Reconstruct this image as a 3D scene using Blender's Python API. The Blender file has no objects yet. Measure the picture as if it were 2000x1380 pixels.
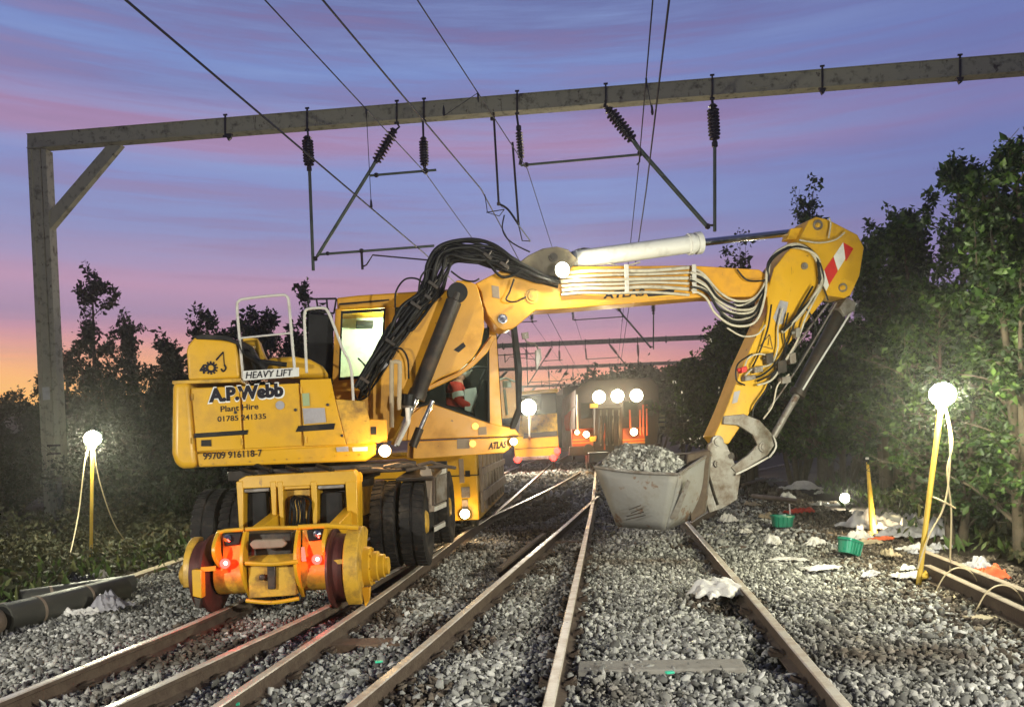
import bpy, bmesh, math, random
import numpy as np
from mathutils import Vector, Matrix

random.seed(7)
rng = np.random.default_rng(11)
SC = bpy.context.scene
COL = SC.collection
PI = math.pi

# ------------------------------------------------------------------ camera
F = 1570.0; PX0 = 1000.0; PY0 = 852.0; ROLL = 0.05
CAM = Vector((0.0, 0.0, 1.70))
Rv = Vector((math.cos(ROLL), 0, -math.sin(ROLL)))
Uv = Vector((math.sin(ROLL), 0, math.cos(ROLL)))
Fv = Vector((0, 1, 0))
cd = bpy.data.cameras.new('camera'); cam = bpy.data.objects.new('camera', cd); COL.objects.link(cam)
m = Matrix.Identity(4)
for i in range(3):
    m[i][0] = Rv[i]; m[i][1] = Uv[i]; m[i][2] = -Fv[i]; m[i][3] = CAM[i]
cam.matrix_world = m
cd.sensor_width = 36.0; cd.lens = 36.0 * F / 2000.0; cd.shift_y = (PY0 - 690.0) / 2000.0
cd.clip_end = 3000; cd.clip_start = 0.05
SC.camera = cam
SC.view_settings.view_transform = 'Standard'; SC.view_settings.look = 'None'
SC.view_settings.exposure = 0.0; SC.view_settings.gamma = 1.0
SC.cycles.use_denoising = True
SC.cycles.max_bounces = 6; SC.cycles.diffuse_bounces = 3; SC.cycles.glossy_bounces = 3
SC.cycles.transparent_max_bounces = 12; SC.cycles.transmission_bounces = 6; SC.cycles.volume_bounces = 0
SC.cycles.sample_clamp_indirect = 4.0; SC.cycles.caustics_reflective = False; SC.cycles.caustics_refractive = False
SC.cycles.use_light_tree = True

# ------------------------------------------------------------------ sky
def lin(c):
    return tuple(((v / 255.0) / 12.92 if v / 255.0 <= .04045 else ((v / 255.0 + .055) / 1.055) ** 2.4) for v in c)
W = bpy.data.worlds.new('World'); SC.world = W; W.use_nodes = True
nt = W.node_tree; nt.nodes.clear(); N = nt.nodes; L = nt.links
def nn(tree, t, **kw):
    n = tree.nodes.new(t)
    for k, v in kw.items(): setattr(n, k, v)
    return n
def ramp(tree, stops, interp='LINEAR'):
    r = tree.nodes.new('ShaderNodeValToRGB'); r.color_ramp.interpolation = interp
    e = r.color_ramp.elements
    while len(e) > 1: e.remove(e[-1])
    e[0].position = stops[0][0]; e[0].color = (*stops[0][1], 1)
    for p, c in stops[1:]:
        x = e.new(p); x.color = (*c, 1)
    return r
def sky_world():
    tc = nn(nt, 'ShaderNodeTexCoord'); sep = nn(nt, 'ShaderNodeSeparateXYZ'); L.new(tc.outputs['Generated'], sep.inputs[0])
    def mth(op, a, b=None, c=None):
        n = nn(nt, 'ShaderNodeMath', operation=op)
        for i, v in enumerate((a, b, c)):
            if v is None: continue
            if isinstance(v, (int, float)): n.inputs[i].default_value = v
            else: L.new(v, n.inputs[i])
        return n.outputs[0]
    az = mth('ARCTAN2', sep.outputs[0], sep.outputs[1])           # 0 straight ahead, + right
    el = mth('ARCSINE', sep.outputs[2])
    # the cloud decks slant a little
    els = mth('ADD', el, mth('MULTIPLY', az, 0.03))
    comb = nn(nt, 'ShaderNodeCombineXYZ'); L.new(mth('MULTIPLY', az, 1.6), comb.inputs[0]); L.new(mth('MULTIPLY', els, 15.0), comb.inputs[1])
    n1 = nn(nt, 'ShaderNodeTexNoise'); n1.inputs['Scale'].default_value = 1.1; n1.inputs['Detail'].default_value = 5; n1.inputs['Roughness'].default_value = .52
    n1.inputs['Distortion'].default_value = .35
    L.new(comb.outputs[0], n1.inputs['Vector'])
    comb2 = nn(nt, 'ShaderNodeCombineXYZ'); L.new(mth('MULTIPLY', az, 2.2), comb2.inputs[0]); L.new(mth('MULTIPLY', els, 40.0), comb2.inputs[1]); comb2.inputs[2].default_value = 4.2
    n2 = nn(nt, 'ShaderNodeTexNoise'); n2.inputs['Scale'].default_value = 1.0; n2.inputs['Detail'].default_value = 8; n2.inputs['Roughness'].default_value = .62
    L.new(comb2.outputs[0], n2.inputs['Vector'])
    # wobble elevation by the noise so bands are uneven
    elw = mth('ADD', els, mth('MULTIPLY', mth('SUBTRACT', n1.outputs['Fac'], .5), .045))
    t = mth('DIVIDE', elw, 1.00)
    D = 1.00
    def st(deg): return math.radians(deg) / D
    base = ramp(nt, [(0.0, lin((250, 170, 108))), (st(3.4), lin((246, 166, 120))), (st(4.8), lin((232, 150, 142))), (st(6.4), lin((206, 142, 158))),
                     (st(8.6), lin((160, 134, 168))), (st(10.4), lin((184, 142, 172))), (st(12.2), lin((156, 138, 176))), (st(14.5), lin((132, 134, 182))), (st(17.6), lin((128, 136, 190))),
                     (st(19.2), lin((164, 132, 172))), (st(20.8), lin((156, 124, 164))), (st(22.4), lin((116, 120, 172))), (st(24.4), lin((112, 130, 188))), (st(26.2), lin((108, 110, 162))),
                     (st(30), lin((84, 94, 148))), (st(40), lin((40, 46, 78))), (1.0, lin((34, 40, 68)))])
    L.new(t, base.inputs[0])
    # streaks: blue gaps and mauve bars
    k = nn(nt, 'ShaderNodeMapRange'); L.new(n2.outputs['Fac'], k.inputs['Value']); k.inputs['From Min'].default_value = .42; k.inputs['From Max'].default_value = .66
    mx = nn(nt, 'ShaderNodeMix', data_type='RGBA'); mx.inputs['B'].default_value = (*lin((132, 154, 204)), 1)
    L.new(base.outputs[0], mx.inputs['A'])
    up = nn(nt, 'ShaderNodeMapRange'); L.new(el, up.inputs['Value']); up.inputs['From Min'].default_value = .17; up.inputs['From Max'].default_value = .27
    L.new(mth('MULTIPLY', mth('MULTIPLY', k.outputs[0], .62), up.outputs[0]), mx.inputs['Factor'])
    k2 = nn(nt, 'ShaderNodeMapRange'); L.new(n2.outputs['Fac'], k2.inputs['Value']); k2.inputs['From Min'].default_value = .50; k2.inputs['From Max'].default_value = .32
    mx2 = nn(nt, 'ShaderNodeMix', data_type='RGBA'); mx2.inputs['B'].default_value = (*lin((146, 122, 158)), 1)
    L.new(mx.outputs['Result'], mx2.inputs['A']); L.new(mth('MULTIPLY', k2.outputs[0], .5), mx2.inputs['Factor'])
    # sunset glow at the left horizon, cooler towards the right
    ga = mth('POWER', mth('MAXIMUM', mth('COSINE', mth('MULTIPLY', mth('ADD', az, .62), .9)), 0.0), 6.0)
    ge = nn(nt, 'ShaderNodeMapRange'); L.new(elw, ge.inputs['Value']); ge.inputs['From Min'].default_value = .125; ge.inputs['From Max'].default_value = .04
    mx3 = nn(nt, 'ShaderNodeMix', data_type='RGBA'); mx3.inputs['B'].default_value = (*lin((255, 196, 104)), 1)
    L.new(mx2.outputs['Result'], mx3.inputs['A']); L.new(mth('MULTIPLY', mth('MULTIPLY', ga, ge.outputs[0]), .95), mx3.inputs['Factor'])
    cr = nn(nt, 'ShaderNodeMapRange'); L.new(az, cr.inputs['Value']); cr.inputs['From Min'].default_value = .12; cr.inputs['From Max'].default_value = .55
    mx4 = nn(nt, 'ShaderNodeMix', data_type='RGBA'); mx4.inputs['B'].default_value = (*lin((98, 106, 164)), 1)
    L.new(mx3.outputs['Result'], mx4.inputs['A']); L.new(mth('MULTIPLY', cr.outputs[0], .65), mx4.inputs['Factor'])
    ns = nn(nt, 'ShaderNodeTexSky', sky_type='NISHITA'); ns.sun_disc = False
    ns.sun_elevation = math.radians(-1.5); ns.sun_rotation = math.radians(-40)
    # the side of the sky away from the sunset is already dark
    dk = nn(nt, 'ShaderNodeMapRange'); L.new(mth('ABSOLUTE', az), dk.inputs['Value']); dk.inputs['From Min'].default_value = .8; dk.inputs['From Max'].default_value = 1.7
    mx5 = nn(nt, 'ShaderNodeMix', data_type='RGBA'); mx5.inputs['B'].default_value = (*lin((52, 56, 84)), 1)
    L.new(mx4.outputs['Result'], mx5.inputs['A']); L.new(dk.outputs[0], mx5.inputs['Factor'])
    b1 = nn(nt, 'ShaderNodeBackground'); L.new(mx5.outputs['Result'], b1.inputs[0]); b1.inputs[1].default_value = 1.08
    b2 = nn(nt, 'ShaderNodeBackground'); L.new(ns.outputs[0], b2.inputs[0]); b2.inputs[1].default_value = 0.05
    ad = nn(nt, 'ShaderNodeAddShader'); L.new(b1.outputs[0], ad.inputs[0]); L.new(b2.outputs[0], ad.inputs[1])
    out = nn(nt, 'ShaderNodeOutputWorld'); L.new(ad.outputs[0], out.inputs[0])
sky_world()
sd = bpy.data.lights.new('sun', 'SUN'); sd.energy = 0.05; sd.angle = math.radians(6); sd.color = (1, .6, .4)
so = bpy.data.objects.new('sun', sd); COL.objects.link(so)
so.rotation_euler = (math.radians(86), 0, math.radians(220))

# ------------------------------------------------------------------ pixels (of the 2000 px photograph) to the place
def ray(px, py):
    return Rv * ((px - PX0) / F) + Uv * ((PY0 - py) / F) + Fv
def P(px, py, Y): return CAM + ray(px, py) * Y
def G(px, py, z=0.0):
    d = ray(px, py); return CAM + d * ((z - CAM.z) / d.z)
class Plane:
    def __init__(s, o, az):           # az: heading of the in-plane horizontal direction, degrees clockwise from +Y
        a = math.radians(az); s.o = Vector(o); s.d = Vector((math.sin(a), math.cos(a), 0)); s.n = Vector((math.cos(a), -math.sin(a), 0))
    def __call__(s, px, py, off=0.0):
        r = ray(px, py); q = s.o + s.n * off
        return CAM + r * ((q - CAM).dot(s.n) / r.dot(s.n))
UP = Vector((0, 0, 1))

# ------------------------------------------------------------------ materials
def new_mat(name):
    m_ = bpy.data.materials.new(name); m_.use_nodes = True
    t = m_.node_tree; b = t.nodes['Principled BSDF']; return m_, t, b
def surf(name, col, rough=.5, metal=0.0, dirt=None, dirt_amt=.5, scale=3.0, bump=.0, bscale=40.0, coat=0.0, trans=0.0, dirt_lo=.5, dirt_hi=.72, chips=None):
    m_, t, b = new_mat(name)
    b.inputs['Roughness'].default_value = rough; b.inputs['Metallic'].default_value = metal
    b.inputs['Coat Weight'].default_value = coat; b.inputs['Coat Roughness'].default_value = .3
    tc = nn(t, 'ShaderNodeTexCoord')
    if dirt is None: dirt = tuple(c * .55 for c in col)
    n = nn(t, 'ShaderNodeTexNoise'); n.inputs['Scale'].default_value = scale; n.inputs['Detail'].default_value = 8; n.inputs['Roughness'].default_value = .65
    t.links.new(tc.outputs['Object'], n.inputs['Vector'])
    mr = nn(t, 'ShaderNodeMapRange'); t.links.new(n.outputs['Fac'], mr.inputs['Value'])
    mr.inputs['From Min'].default_value = dirt_lo; mr.inputs['From Max'].default_value = dirt_hi; mr.inputs['To Max'].default_value = dirt_amt
    mx = nn(t, 'ShaderNodeMix', data_type='RGBA'); mx.inputs['A'].default_value = (*col, 1); mx.inputs['B'].default_value = (*dirt, 1)
    t.links.new(mr.outputs[0], mx.inputs['Factor']); cout = mx.outputs['Result']
    if chips:
        for sc_, lo_, st_, cc_ in chips:
            mp = nn(t, 'ShaderNodeMapping'); mp.inputs['Scale'].default_value = st_; t.links.new(tc.outputs['Object'], mp.inputs[0])
            nc = nn(t, 'ShaderNodeTexNoise'); nc.inputs['Scale'].default_value = sc_; nc.inputs['Detail'].default_value = 9; nc.inputs['Roughness'].default_value = .7; t.links.new(mp.outputs[0], nc.inputs['Vector'])
            mc = nn(t, 'ShaderNodeMapRange'); t.links.new(nc.outputs['Fac'], mc.inputs['Value']); mc.inputs['From Min'].default_value = lo_; mc.inputs['From Max'].default_value = lo_ + .035; mc.inputs['To Max'].default_value = .85
            m2 = nn(t, 'ShaderNodeMix', data_type='RGBA'); t.links.new(cout, m2.inputs['A']); m2.inputs['B'].default_value = (*cc_, 1); t.links.new(mc.outputs[0], m2.inputs['Factor']); cout = m2.outputs['Result']
    t.links.new(cout, b.inputs['Base Color'])
    rr = nn(t, 'ShaderNodeMapRange'); t.links.new(n.outputs['Fac'], rr.inputs['Value']); rr.inputs['From Min'].default_value = .3; rr.inputs['From Max'].default_value = .7
    rr.inputs['To Min'].default_value = max(rough - .1, .02); rr.inputs['To Max'].default_value = min(rough + .2, 1)
    t.links.new(rr.outputs[0], b.inputs['Roughness'])
    if bump:
        n3 = nn(t, 'ShaderNodeTexNoise'); n3.inputs['Scale'].default_value = bscale; n3.inputs['Detail'].default_value = 6
        t.links.new(tc.outputs['Object'], n3.inputs['Vector'])
        bp = nn(t, 'ShaderNodeBump'); bp.inputs['Strength'].default_value = bump; bp.inputs['Distance'].default_value = .02
        t.links.new(n3.outputs['Fac'], bp.inputs['Height']); t.links.new(bp.outputs[0], b.inputs['Normal'])
    return m_
def emit(name, col, strength):
    m_, t, b = new_mat(name)
    b.inputs['Base Color'].default_value = (*col, 1); b.inputs['Emission Color'].default_value = (*col, 1); b.inputs['Emission Strength'].default_value = strength
    return m_
def island_mat(name, stops, rough=.85, bump=0, trans=0.0, noise=None):
    m_, t, b = new_mat(name)
    g = nn(t, 'ShaderNodeNewGeometry'); r = ramp(t, stops); t.links.new(g.outputs['Random Per Island'], r.inputs[0])
    out = r.outputs[0]
    if noise:
        tc = nn(t, 'ShaderNodeTexCoord'); n = nn(t, 'ShaderNodeTexNoise'); n.inputs['Scale'].default_value = noise[0]; n.inputs['Detail'].default_value = 3
        t.links.new(tc.outputs['Object'], n.inputs['Vector'])
        mr = nn(t, 'ShaderNodeMapRange'); t.links.new(n.outputs['Fac'], mr.inputs['Value']); mr.inputs['From Min'].default_value = noise[2]; mr.inputs['From Max'].default_value = noise[3]
        mx = nn(t, 'ShaderNodeMix', data_type='RGBA'); mx.blend_type = 'MULTIPLY'; t.links.new(out, mx.inputs['A']); mx.inputs['B'].default_value = (*noise[1], 1)
        t.links.new(mr.outputs[0], mx.inputs['Factor']); out = mx.outputs['Result']
    t.links.new(out, b.inputs['Base Color'])
    b.inputs['Roughness'].default_value = rough
    if bump:
        tc = nn(t, 'ShaderNodeTexCoord'); n3 = nn(t, 'ShaderNodeTexNoise'); n3.inputs['Scale'].default_value = 120; n3.inputs['Detail'].default_value = 4
        t.links.new(tc.outputs['Object'], n3.inputs['Vector'])
        bp = nn(t, 'ShaderNodeBump'); bp.inputs['Strength'].default_value = bump; bp.inputs['Distance'].default_value = .006
        t.links.new(n3.outputs['Fac'], bp.inputs['Height']); t.links.new(bp.outputs[0], b.inputs['Normal'])
    if trans:
        tr = nn(t, 'ShaderNodeBsdfTranslucent'); t.links.new(out, tr.inputs['Color'])
        ms = nn(t, 'ShaderNodeMixShader'); ms.inputs[0].default_value = trans
        t.links.new(b.outputs[0], ms.inputs[1]); t.links.new(tr.outputs[0], ms.inputs[2])
        t.links.new(ms.outputs[0], t.nodes['Material Output'].inputs['Surface'])
    return m_
M = {}
M['yellow'] = surf('yellow_paint', (.66, .365, .014), .36, chips=[(9, .665, (1, 1, 1), (.07, .035, .02)), (7, .66, (1, 1, .16), (.20, .10, .03))], dirt=(.30, .16, .03), dirt_amt=.5, scale=2.2, coat=.15, bump=.04, bscale=9)
M['yellow2'] = surf('yellow_paint_worn', (.62, .36, .032), .48, chips=[(9, .665, (1, 1, 1), (.07, .035, .02)), (7, .66, (1, 1, .16), (.20, .10, .03))], dirt=(.12, .065, .025), dirt_amt=.8, scale=5, coat=.05, bump=.12, bscale=30, dirt_lo=.46, dirt_hi=.68)
M['orange'] = surf('orange_yellow_paint', (.68, .325, .012), .38, chips=[(9, .665, (1, 1, 1), (.07, .035, .02)), (7, .66, (1, 1, .16), (.20, .10, .03))], dirt=(.28, .11, .02), dirt_amt=.5, scale=2.5, coat=.15, bump=.04, bscale=9)
M['black'] = surf('black_paint', (.012, .012, .012), .45, dirt=(.05, .045, .035), dirt_amt=.6, scale=6)
M['ink'] = surf('black_lettering', (.012, .010, .018), .5, dirt=(.03, .03, .03), scale=8)
M['white_ink'] = surf('white_lettering', (.75, .75, .72), .5, dirt=(.5, .5, .45), scale=8)
M['darksteel'] = surf('dark_greasy_steel', (.045, .038, .032), .42, .4, dirt=(.11, .07, .045), dirt_amt=.8, scale=7, bump=.15, bscale=30)
M['bucket'] = surf('dusty_bucket_steel', (.25, .245, .228), .6, .1, dirt=(.19, .165, .13), dirt_amt=.8, scale=3, bump=.2, bscale=20, chips=[(4, .58, (1, 1, 1), (.16, .09, .05)), (5, .66, (3, .4, 1), (.5, .48, .44))])
M['steel'] = surf('worn_grey_steel', (.26, .245, .22), .48, .35, chips=[(6, .6, (1, 1, .2), (.42, .40, .37)), (5, .62, (1, 1, 1), (.11, .055, .03))], dirt=(.12, .08, .05), dirt_amt=.9, scale=6, bump=.15, bscale=25, dirt_lo=.42, dirt_hi=.66)
M['chrome'] = surf('chromed_rod', (.75, .75, .78), .12, 1.0, dirt=(.5, .5, .5), scale=10)
M['rubber'] = surf('tyre_rubber', (.020, .019, .019), .8, dirt=(.085, .072, .058), dirt_amt=.8, scale=6, bump=.3, bscale=50)
M['hose'] = surf('hose_rubber', (.010, .010, .010), .38, dirt=(.03, .028, .025), dirt_amt=.7, scale=14)
M['hose_pale'] = surf('pale_hose_sleeve', (.50, .46, .36), .5, dirt=(.22, .18, .12), dirt_amt=.7, scale=12)  # cream hoses, and black ones painted pale for the lamplight on them
M['white'] = surf('white_paint', (.66, .66, .62), .4, dirt=(.34, .32, .27), dirt_amt=.5, scale=5)
M['rail_white'] = surf('handrail_paint', (.55, .53, .48), .45, dirt=(.3, .25, .18), dirt_amt=.6, scale=9)
M['gantry'] = surf('galvanised_beam', (.50, .48, .35), .68, .1, chips=[(5, .62, (1, 1, 1), (.06, .03, .02)), (9, .63, (1, 1, .12), (.09, .05, .03))], dirt=(.05, .035, .022), dirt_amt=.9, scale=4.5, bump=.1, bscale=14, dirt_lo=.52, dirt_hi=.74)
M['tube_green'] = surf('pale_green_tube', (.17, .215, .165), .5, .2, dirt=(.10, .12, .09), scale=5)
M['insul'] = surf('brown_porcelain', (.022, .013, .012), .25, dirt=(.04, .03, .03), scale=9)
M['wire'] = surf('dark_wire', (.03, .028, .03), .5, .5, scale=9)
M['wheel_red'] = surf('red_brown_wheel', (.10, .028, .022), .5, .3, dirt=(.04, .02, .018), dirt_amt=.8, scale=6)
M['rust'] = surf('rusty_rail_side', (.070, .046, .032), .8, .1, dirt=(.13, .10, .07), dirt_amt=.7, scale=9, bump=.35, bscale=45, dirt_lo=.4, dirt_hi=.65)
M['railtop'] = surf('rail_running_face', (.62, .58, .48), .34, .15, dirt=(.36, .26, .17), dirt_amt=.6, scale=5, bump=.05, bscale=30, dirt_lo=.45, dirt_hi=.6)
M['concrete'] = surf('old_concrete', (.26, .245, .21), .85, dirt=(.12, .10, .08), dirt_amt=.7, scale=6, bump=.3, bscale=30)
M['timber'] = surf('old_timber', (.16, .105, .065), .85, dirt=(.07, .045, .03), dirt_amt=.8, scale=8, bump=.4, bscale=40)
M['plastic'] = surf('white_sheeting', (.62, .60, .55), .45, dirt=(.34, .31, .26), dirt_amt=.55, scale=6, bump=.2, bscale=18)
M['greybag'] = surf('grey_sheeting', (.34, .33, .35), .5, dirt=(.18, .17, .16), dirt_amt=.6, scale=6, bump=.2, bscale=18)
M['green'] = surf('green_plastic', (.012, .19, .115), .3, dirt=(.008, .09, .05), scale=6)
M['red'] = surf('red_cloth', (.55, .045, .025), .75, dirt=(.3, .02, .015), scale=7, bump=.3, bscale=25)
M['orangecloth'] = surf('orange_netting', (.62, .12, .035), .7, dirt=(.35, .06, .02), scale=7, bump=.3, bscale=25)
M['blackbag'] = surf('black_polythene', (.014, .014, .016), .3, dirt=(.03, .03, .03), scale=6, bump=.2, bscale=20)
M['pipe'] = surf('dark_pipe', (.055, .055, .045), .5, dirt=(.12, .11, .08), dirt_amt=.7, scale=4)
M['palepipe'] = surf('weathered_pipe', (.27, .21, .15), .6, dirt=(.13, .09, .06), dirt_amt=.7, scale=4)
M['polepaint'] = surf('yellow_fibreglass', (.66, .44, .05), .45, dirt=(.4, .26, .06), scale=7)
M['cable'] = surf('cream_cable', (.52, .43, .25), .5, scale=8)
M['redpaint'] = surf('red_reflective', (.60, .03, .025), .35, dirt=(.4, .03, .02), scale=8)
M['cabtrim'] = surf('cab_trim', (.62, .68, .55), .6, dirt=(.25, .3, .24), scale=4)
M['dark_trim'] = surf('dark_cab_trim', (.018, .018, .018), .6, scale=4)
M['soil'] = surf('dark_soil', (.05, .036, .026), .95, dirt=(.022, .017, .012), dirt_amt=.9, scale=1.4, bump=.6, bscale=6)
M['bark'] = surf('bark', (.085, .065, .045), .9, dirt=(.04, .035, .025), dirt_amt=.8, scale=9, bump=.4, bscale=30)
M['locodark'] = surf('locomotive_dark', (.030, .016, .013), .5, dirt=(.09, .05, .035), dirt_amt=.7, scale=3)
M['locoorange'] = surf('locomotive_orange', (.55, .09, .02), .5, dirt=(.25, .08, .03), scale=3)
M['skin'] = surf('skin', (.48, .27, .19), .55, dirt=(.42, .22, .15), scale=12)
M['wood_pale'] = surf('pale_board', (.42, .34, .22), .7, dirt=(.25, .19, .12), scale=6)
for k_ in ('ink', 'black', 'hose', 'dark_trim', 'rubber'): M[k_].node_tree.nodes['Principled BSDF'].inputs['Specular IOR Level'].default_value = .22
def glass_mat():
    m_, t, b = new_mat('cab_glass')
    b.inputs['Base Color'].default_value = (.02, .03, .03, 1); b.inputs['Roughness'].default_value = .04
    tr = nn(t, 'ShaderNodeBsdfTransparent'); tr.inputs[0].default_value = (.88, .94, .90, 1)
    ms = nn(t, 'ShaderNodeMixShader'); fr = nn(t, 'ShaderNodeFresnel'); fr.inputs[0].default_value = 1.5
    mr = nn(t, 'ShaderNodeMapRange'); t.links.new(fr.outputs[0], mr.inputs['Value']); mr.inputs['To Min'].default_value = .04; mr.inputs['To Max'].default_value = .9
    t.links.new(mr.outputs[0], ms.inputs[0]); t.links.new(tr.outputs[0], ms.inputs[1]); t.links.new(b.outputs[0], ms.inputs[2])
    t.links.new(ms.outputs[0], t.nodes['Material Output'].inputs['Surface'])
    return m_
M['glass'] = glass_mat()
M['ballast'] = island_mat('ballast_stone', [(0, (.06, .058, .05)), (.25, (.17, .168, .15)), (.6, (.33, .326, .292)), (.86, (.46, .455, .41)), (1, (.64, .63, .57))], .82, bump=.5,
                          noise=(.55, (.33, .27, .22), .52, .68))
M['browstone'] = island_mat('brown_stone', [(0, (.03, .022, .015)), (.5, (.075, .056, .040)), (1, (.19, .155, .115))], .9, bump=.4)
M['leaf_r'] = island_mat('leaf_mid_green', [(0, (.008, .020, .005)), (.55, (.026, .060, .010)), (1, (.080, .140, .022))], .5, trans=.25)
M['leaf_l'] = island_mat('leaf_dark_green', [(0, (.007, .014, .005)), (.5, (.014, .026, .008)), (1, (.030, .045, .014))], .6, trans=.2)
M['leaf_b'] = island_mat('leaf_brownish', [(0, (.018, .022, .007)), (.5, (.040, .042, .014)), (1, (.085, .070, .030))], .7, trans=.2)
M['grass'] = island_mat('grass_blade', [(0, (.035, .065, .012)), (.6, (.075, .12, .025)), (1, (.16, .17, .06))], .6, trans=.3)

# ------------------------------------------------------------------ mesh builder
class MB:
    def __init__(s): s.v = []; s.f = []; s.mi = []
    def add(s, vs, fs, mi=0):
        b = len(s.v); s.v += [Vector(v) for v in vs]; s.f += [tuple(b + i for i in f) for f in fs]; s.mi += [mi] * len(fs); return s
    def prism(s, pts, ext, mi=0):
        pts = [Vector(p) for p in pts]; n = len(pts); ext = Vector(ext)
        # orient
        nrm = Vector((0, 0, 0))
        for i in range(n): nrm += pts[i].cross(pts[(i + 1) % n])
        if nrm.dot(ext) > 0: pts.reverse()
        b = pts + [p + ext for p in pts]
        fs = [tuple(range(n)), tuple(range(2 * n - 1, n - 1, -1))] + [(i, i + n, (i + 1) % n + n, (i + 1) % n) for i in range(n)]
        return s.add(b, fs, mi)
    def box(s, c, x, y, z, mi=0):      # centre and three half-axis vectors
        c, x, y, z = Vector(c), Vector(x), Vector(y), Vector(z)
        if x.cross(y).dot(z) < 0: x = -x
        vs = [c + sx * x + sy * y + sz * z for sx in (-1, 1) for sy in (-1, 1) for sz in (-1, 1)]
        return s.add(vs, [(0, 1, 3, 2), (4, 6, 7, 5), (0, 4, 5, 1), (2, 3, 7, 6), (0, 2, 6, 4), (1, 5, 7, 3)], mi)
    def abox(s, x0, x1, y0, y1, z0, z1, mi=0):
        return s.box(((x0 + x1) / 2, (y0 + y1) / 2, (z0 + z1) / 2), ((x1 - x0) / 2, 0, 0), (0, (y1 - y0) / 2, 0), (0, 0, (z1 - z0) / 2), mi)
    def lathe(s, a, axis, prof, seg=24, mi=0, ref=None):       # prof: (distance along the axis, radius)
        a = Vector(a); w = Vector(axis).normalized()
        u = (ref and Vector(ref)) or (Vector((0, 0, 1)) if abs(w.z) < .9 else Vector((1, 0, 0)))
        u = (u - w * u.dot(w)).normalized(); v = w.cross(u)
        n = len(prof); vs = []
        for t, r in prof:
            for k in range(seg):
                an = 2 * PI * k / seg; vs.append(a + w * t + (u * math.cos(an) + v * math.sin(an)) * r)
        fs = []
        for i in range(n - 1):
            for k in range(seg):
                k2 = (k + 1) % seg; fs.append((i * seg + k, i * seg + k2, (i + 1) * seg + k2, (i + 1) * seg + k))
        fs.append(tuple(range(seg - 1, -1, -1))); fs.append(tuple((n - 1) * seg + k for k in range(seg)))
        return s.add(vs, fs, mi)
    def cyl(s, a, b, r, seg=16, mi=0, r2=None):
        a, b = Vector(a), Vector(b); l = (b - a).length
        return s.lathe(a, b - a, [(0, r), (l, r if r2 is None else r2)], seg, mi)
    def tube(s, pts, r, seg=8, mi=0, smooth=0):
        pts = [Vector(p) for p in pts]
        if smooth: pts = catmull(pts, smooth)
        n = len(pts); rs = r if isinstance(r, (list, tuple)) else [r] * n
        if len(rs) != n: rs = [rs[0] + (rs[-1] - rs[0]) * i / (n - 1) for i in range(n)]
        t0 = (pts[1] - pts[0]).normalized(); u = t0.orthogonal().normalized(); vs = []
        for i in range(n):
            t = (pts[min(i + 1, n - 1)] - pts[max(i - 1, 0)])
            t = t.normalized() if t.length > 1e-9 else t0
            u = (u - t * u.dot(t)); u = u.normalized() if u.length > 1e-6 else t.orthogonal().normalized(); v = t.cross(u)
            for k in range(seg):
                an = 2 * PI * k / seg; vs.append(pts[i] + (u * math.cos(an) + v * math.sin(an)) * rs[i])
        fs = [(i * seg + k, i * seg + (k + 1) % seg, (i + 1) * seg + (k + 1) % seg, (i + 1) * seg + k) for i in range(n - 1) for k in range(seg)]
        fs.append(tuple(range(seg - 1, -1, -1))); fs.append(tuple((n - 1) * seg + k for k in range(seg)))
        return s.add(vs, fs, mi)
    def sphere(s, c, r, seg=16, ring=10, sx=1, sy=1, sz=1, mi=0):
        c = Vector(c); vs = [c + Vector((0, 0, -r * sz))]
        for i in range(1, ring):
            ph = -PI / 2 + PI * i / ring
            for k in range(seg):
                an = 2 * PI * k / seg; vs.append(c + Vector((math.cos(ph) * math.cos(an) * r * sx, math.cos(ph) * math.sin(an) * r * sy, math.sin(ph) * r * sz)))
        vs.append(c + Vector((0, 0, r * sz))); fs = []
        for k in range(seg): fs.append((0, 1 + (k + 1) % seg, 1 + k))
        for i in range(ring - 2):
            for k in range(seg):
                a = 1 + i * seg + k; b = 1 + i * seg + (k + 1) % seg; fs.append((a, b, b + seg, a + seg))
        t = len(vs) - 1; o = 1 + (ring - 2) * seg
        for k in range(seg): fs.append((o + k, o + (k + 1) % seg, t))
        return s.add(vs, fs, mi)
def catmull(p, n):
    out = []
    for i in range(len(p) - 1):
        a = p[max(i - 1, 0)]; b = p[i]; c = p[i + 1]; d = p[min(i + 2, len(p) - 1)]
        for k in range(n):
            t = k / n; t2 = t * t; t3 = t2 * t
            out.append(.5 * ((2 * b) + (c - a) * t + (2 * a - 5 * b + 4 * c - d) * t2 + (-a + 3 * b - 3 * c + d) * t3))
    out.append(p[-1]); return out

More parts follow.
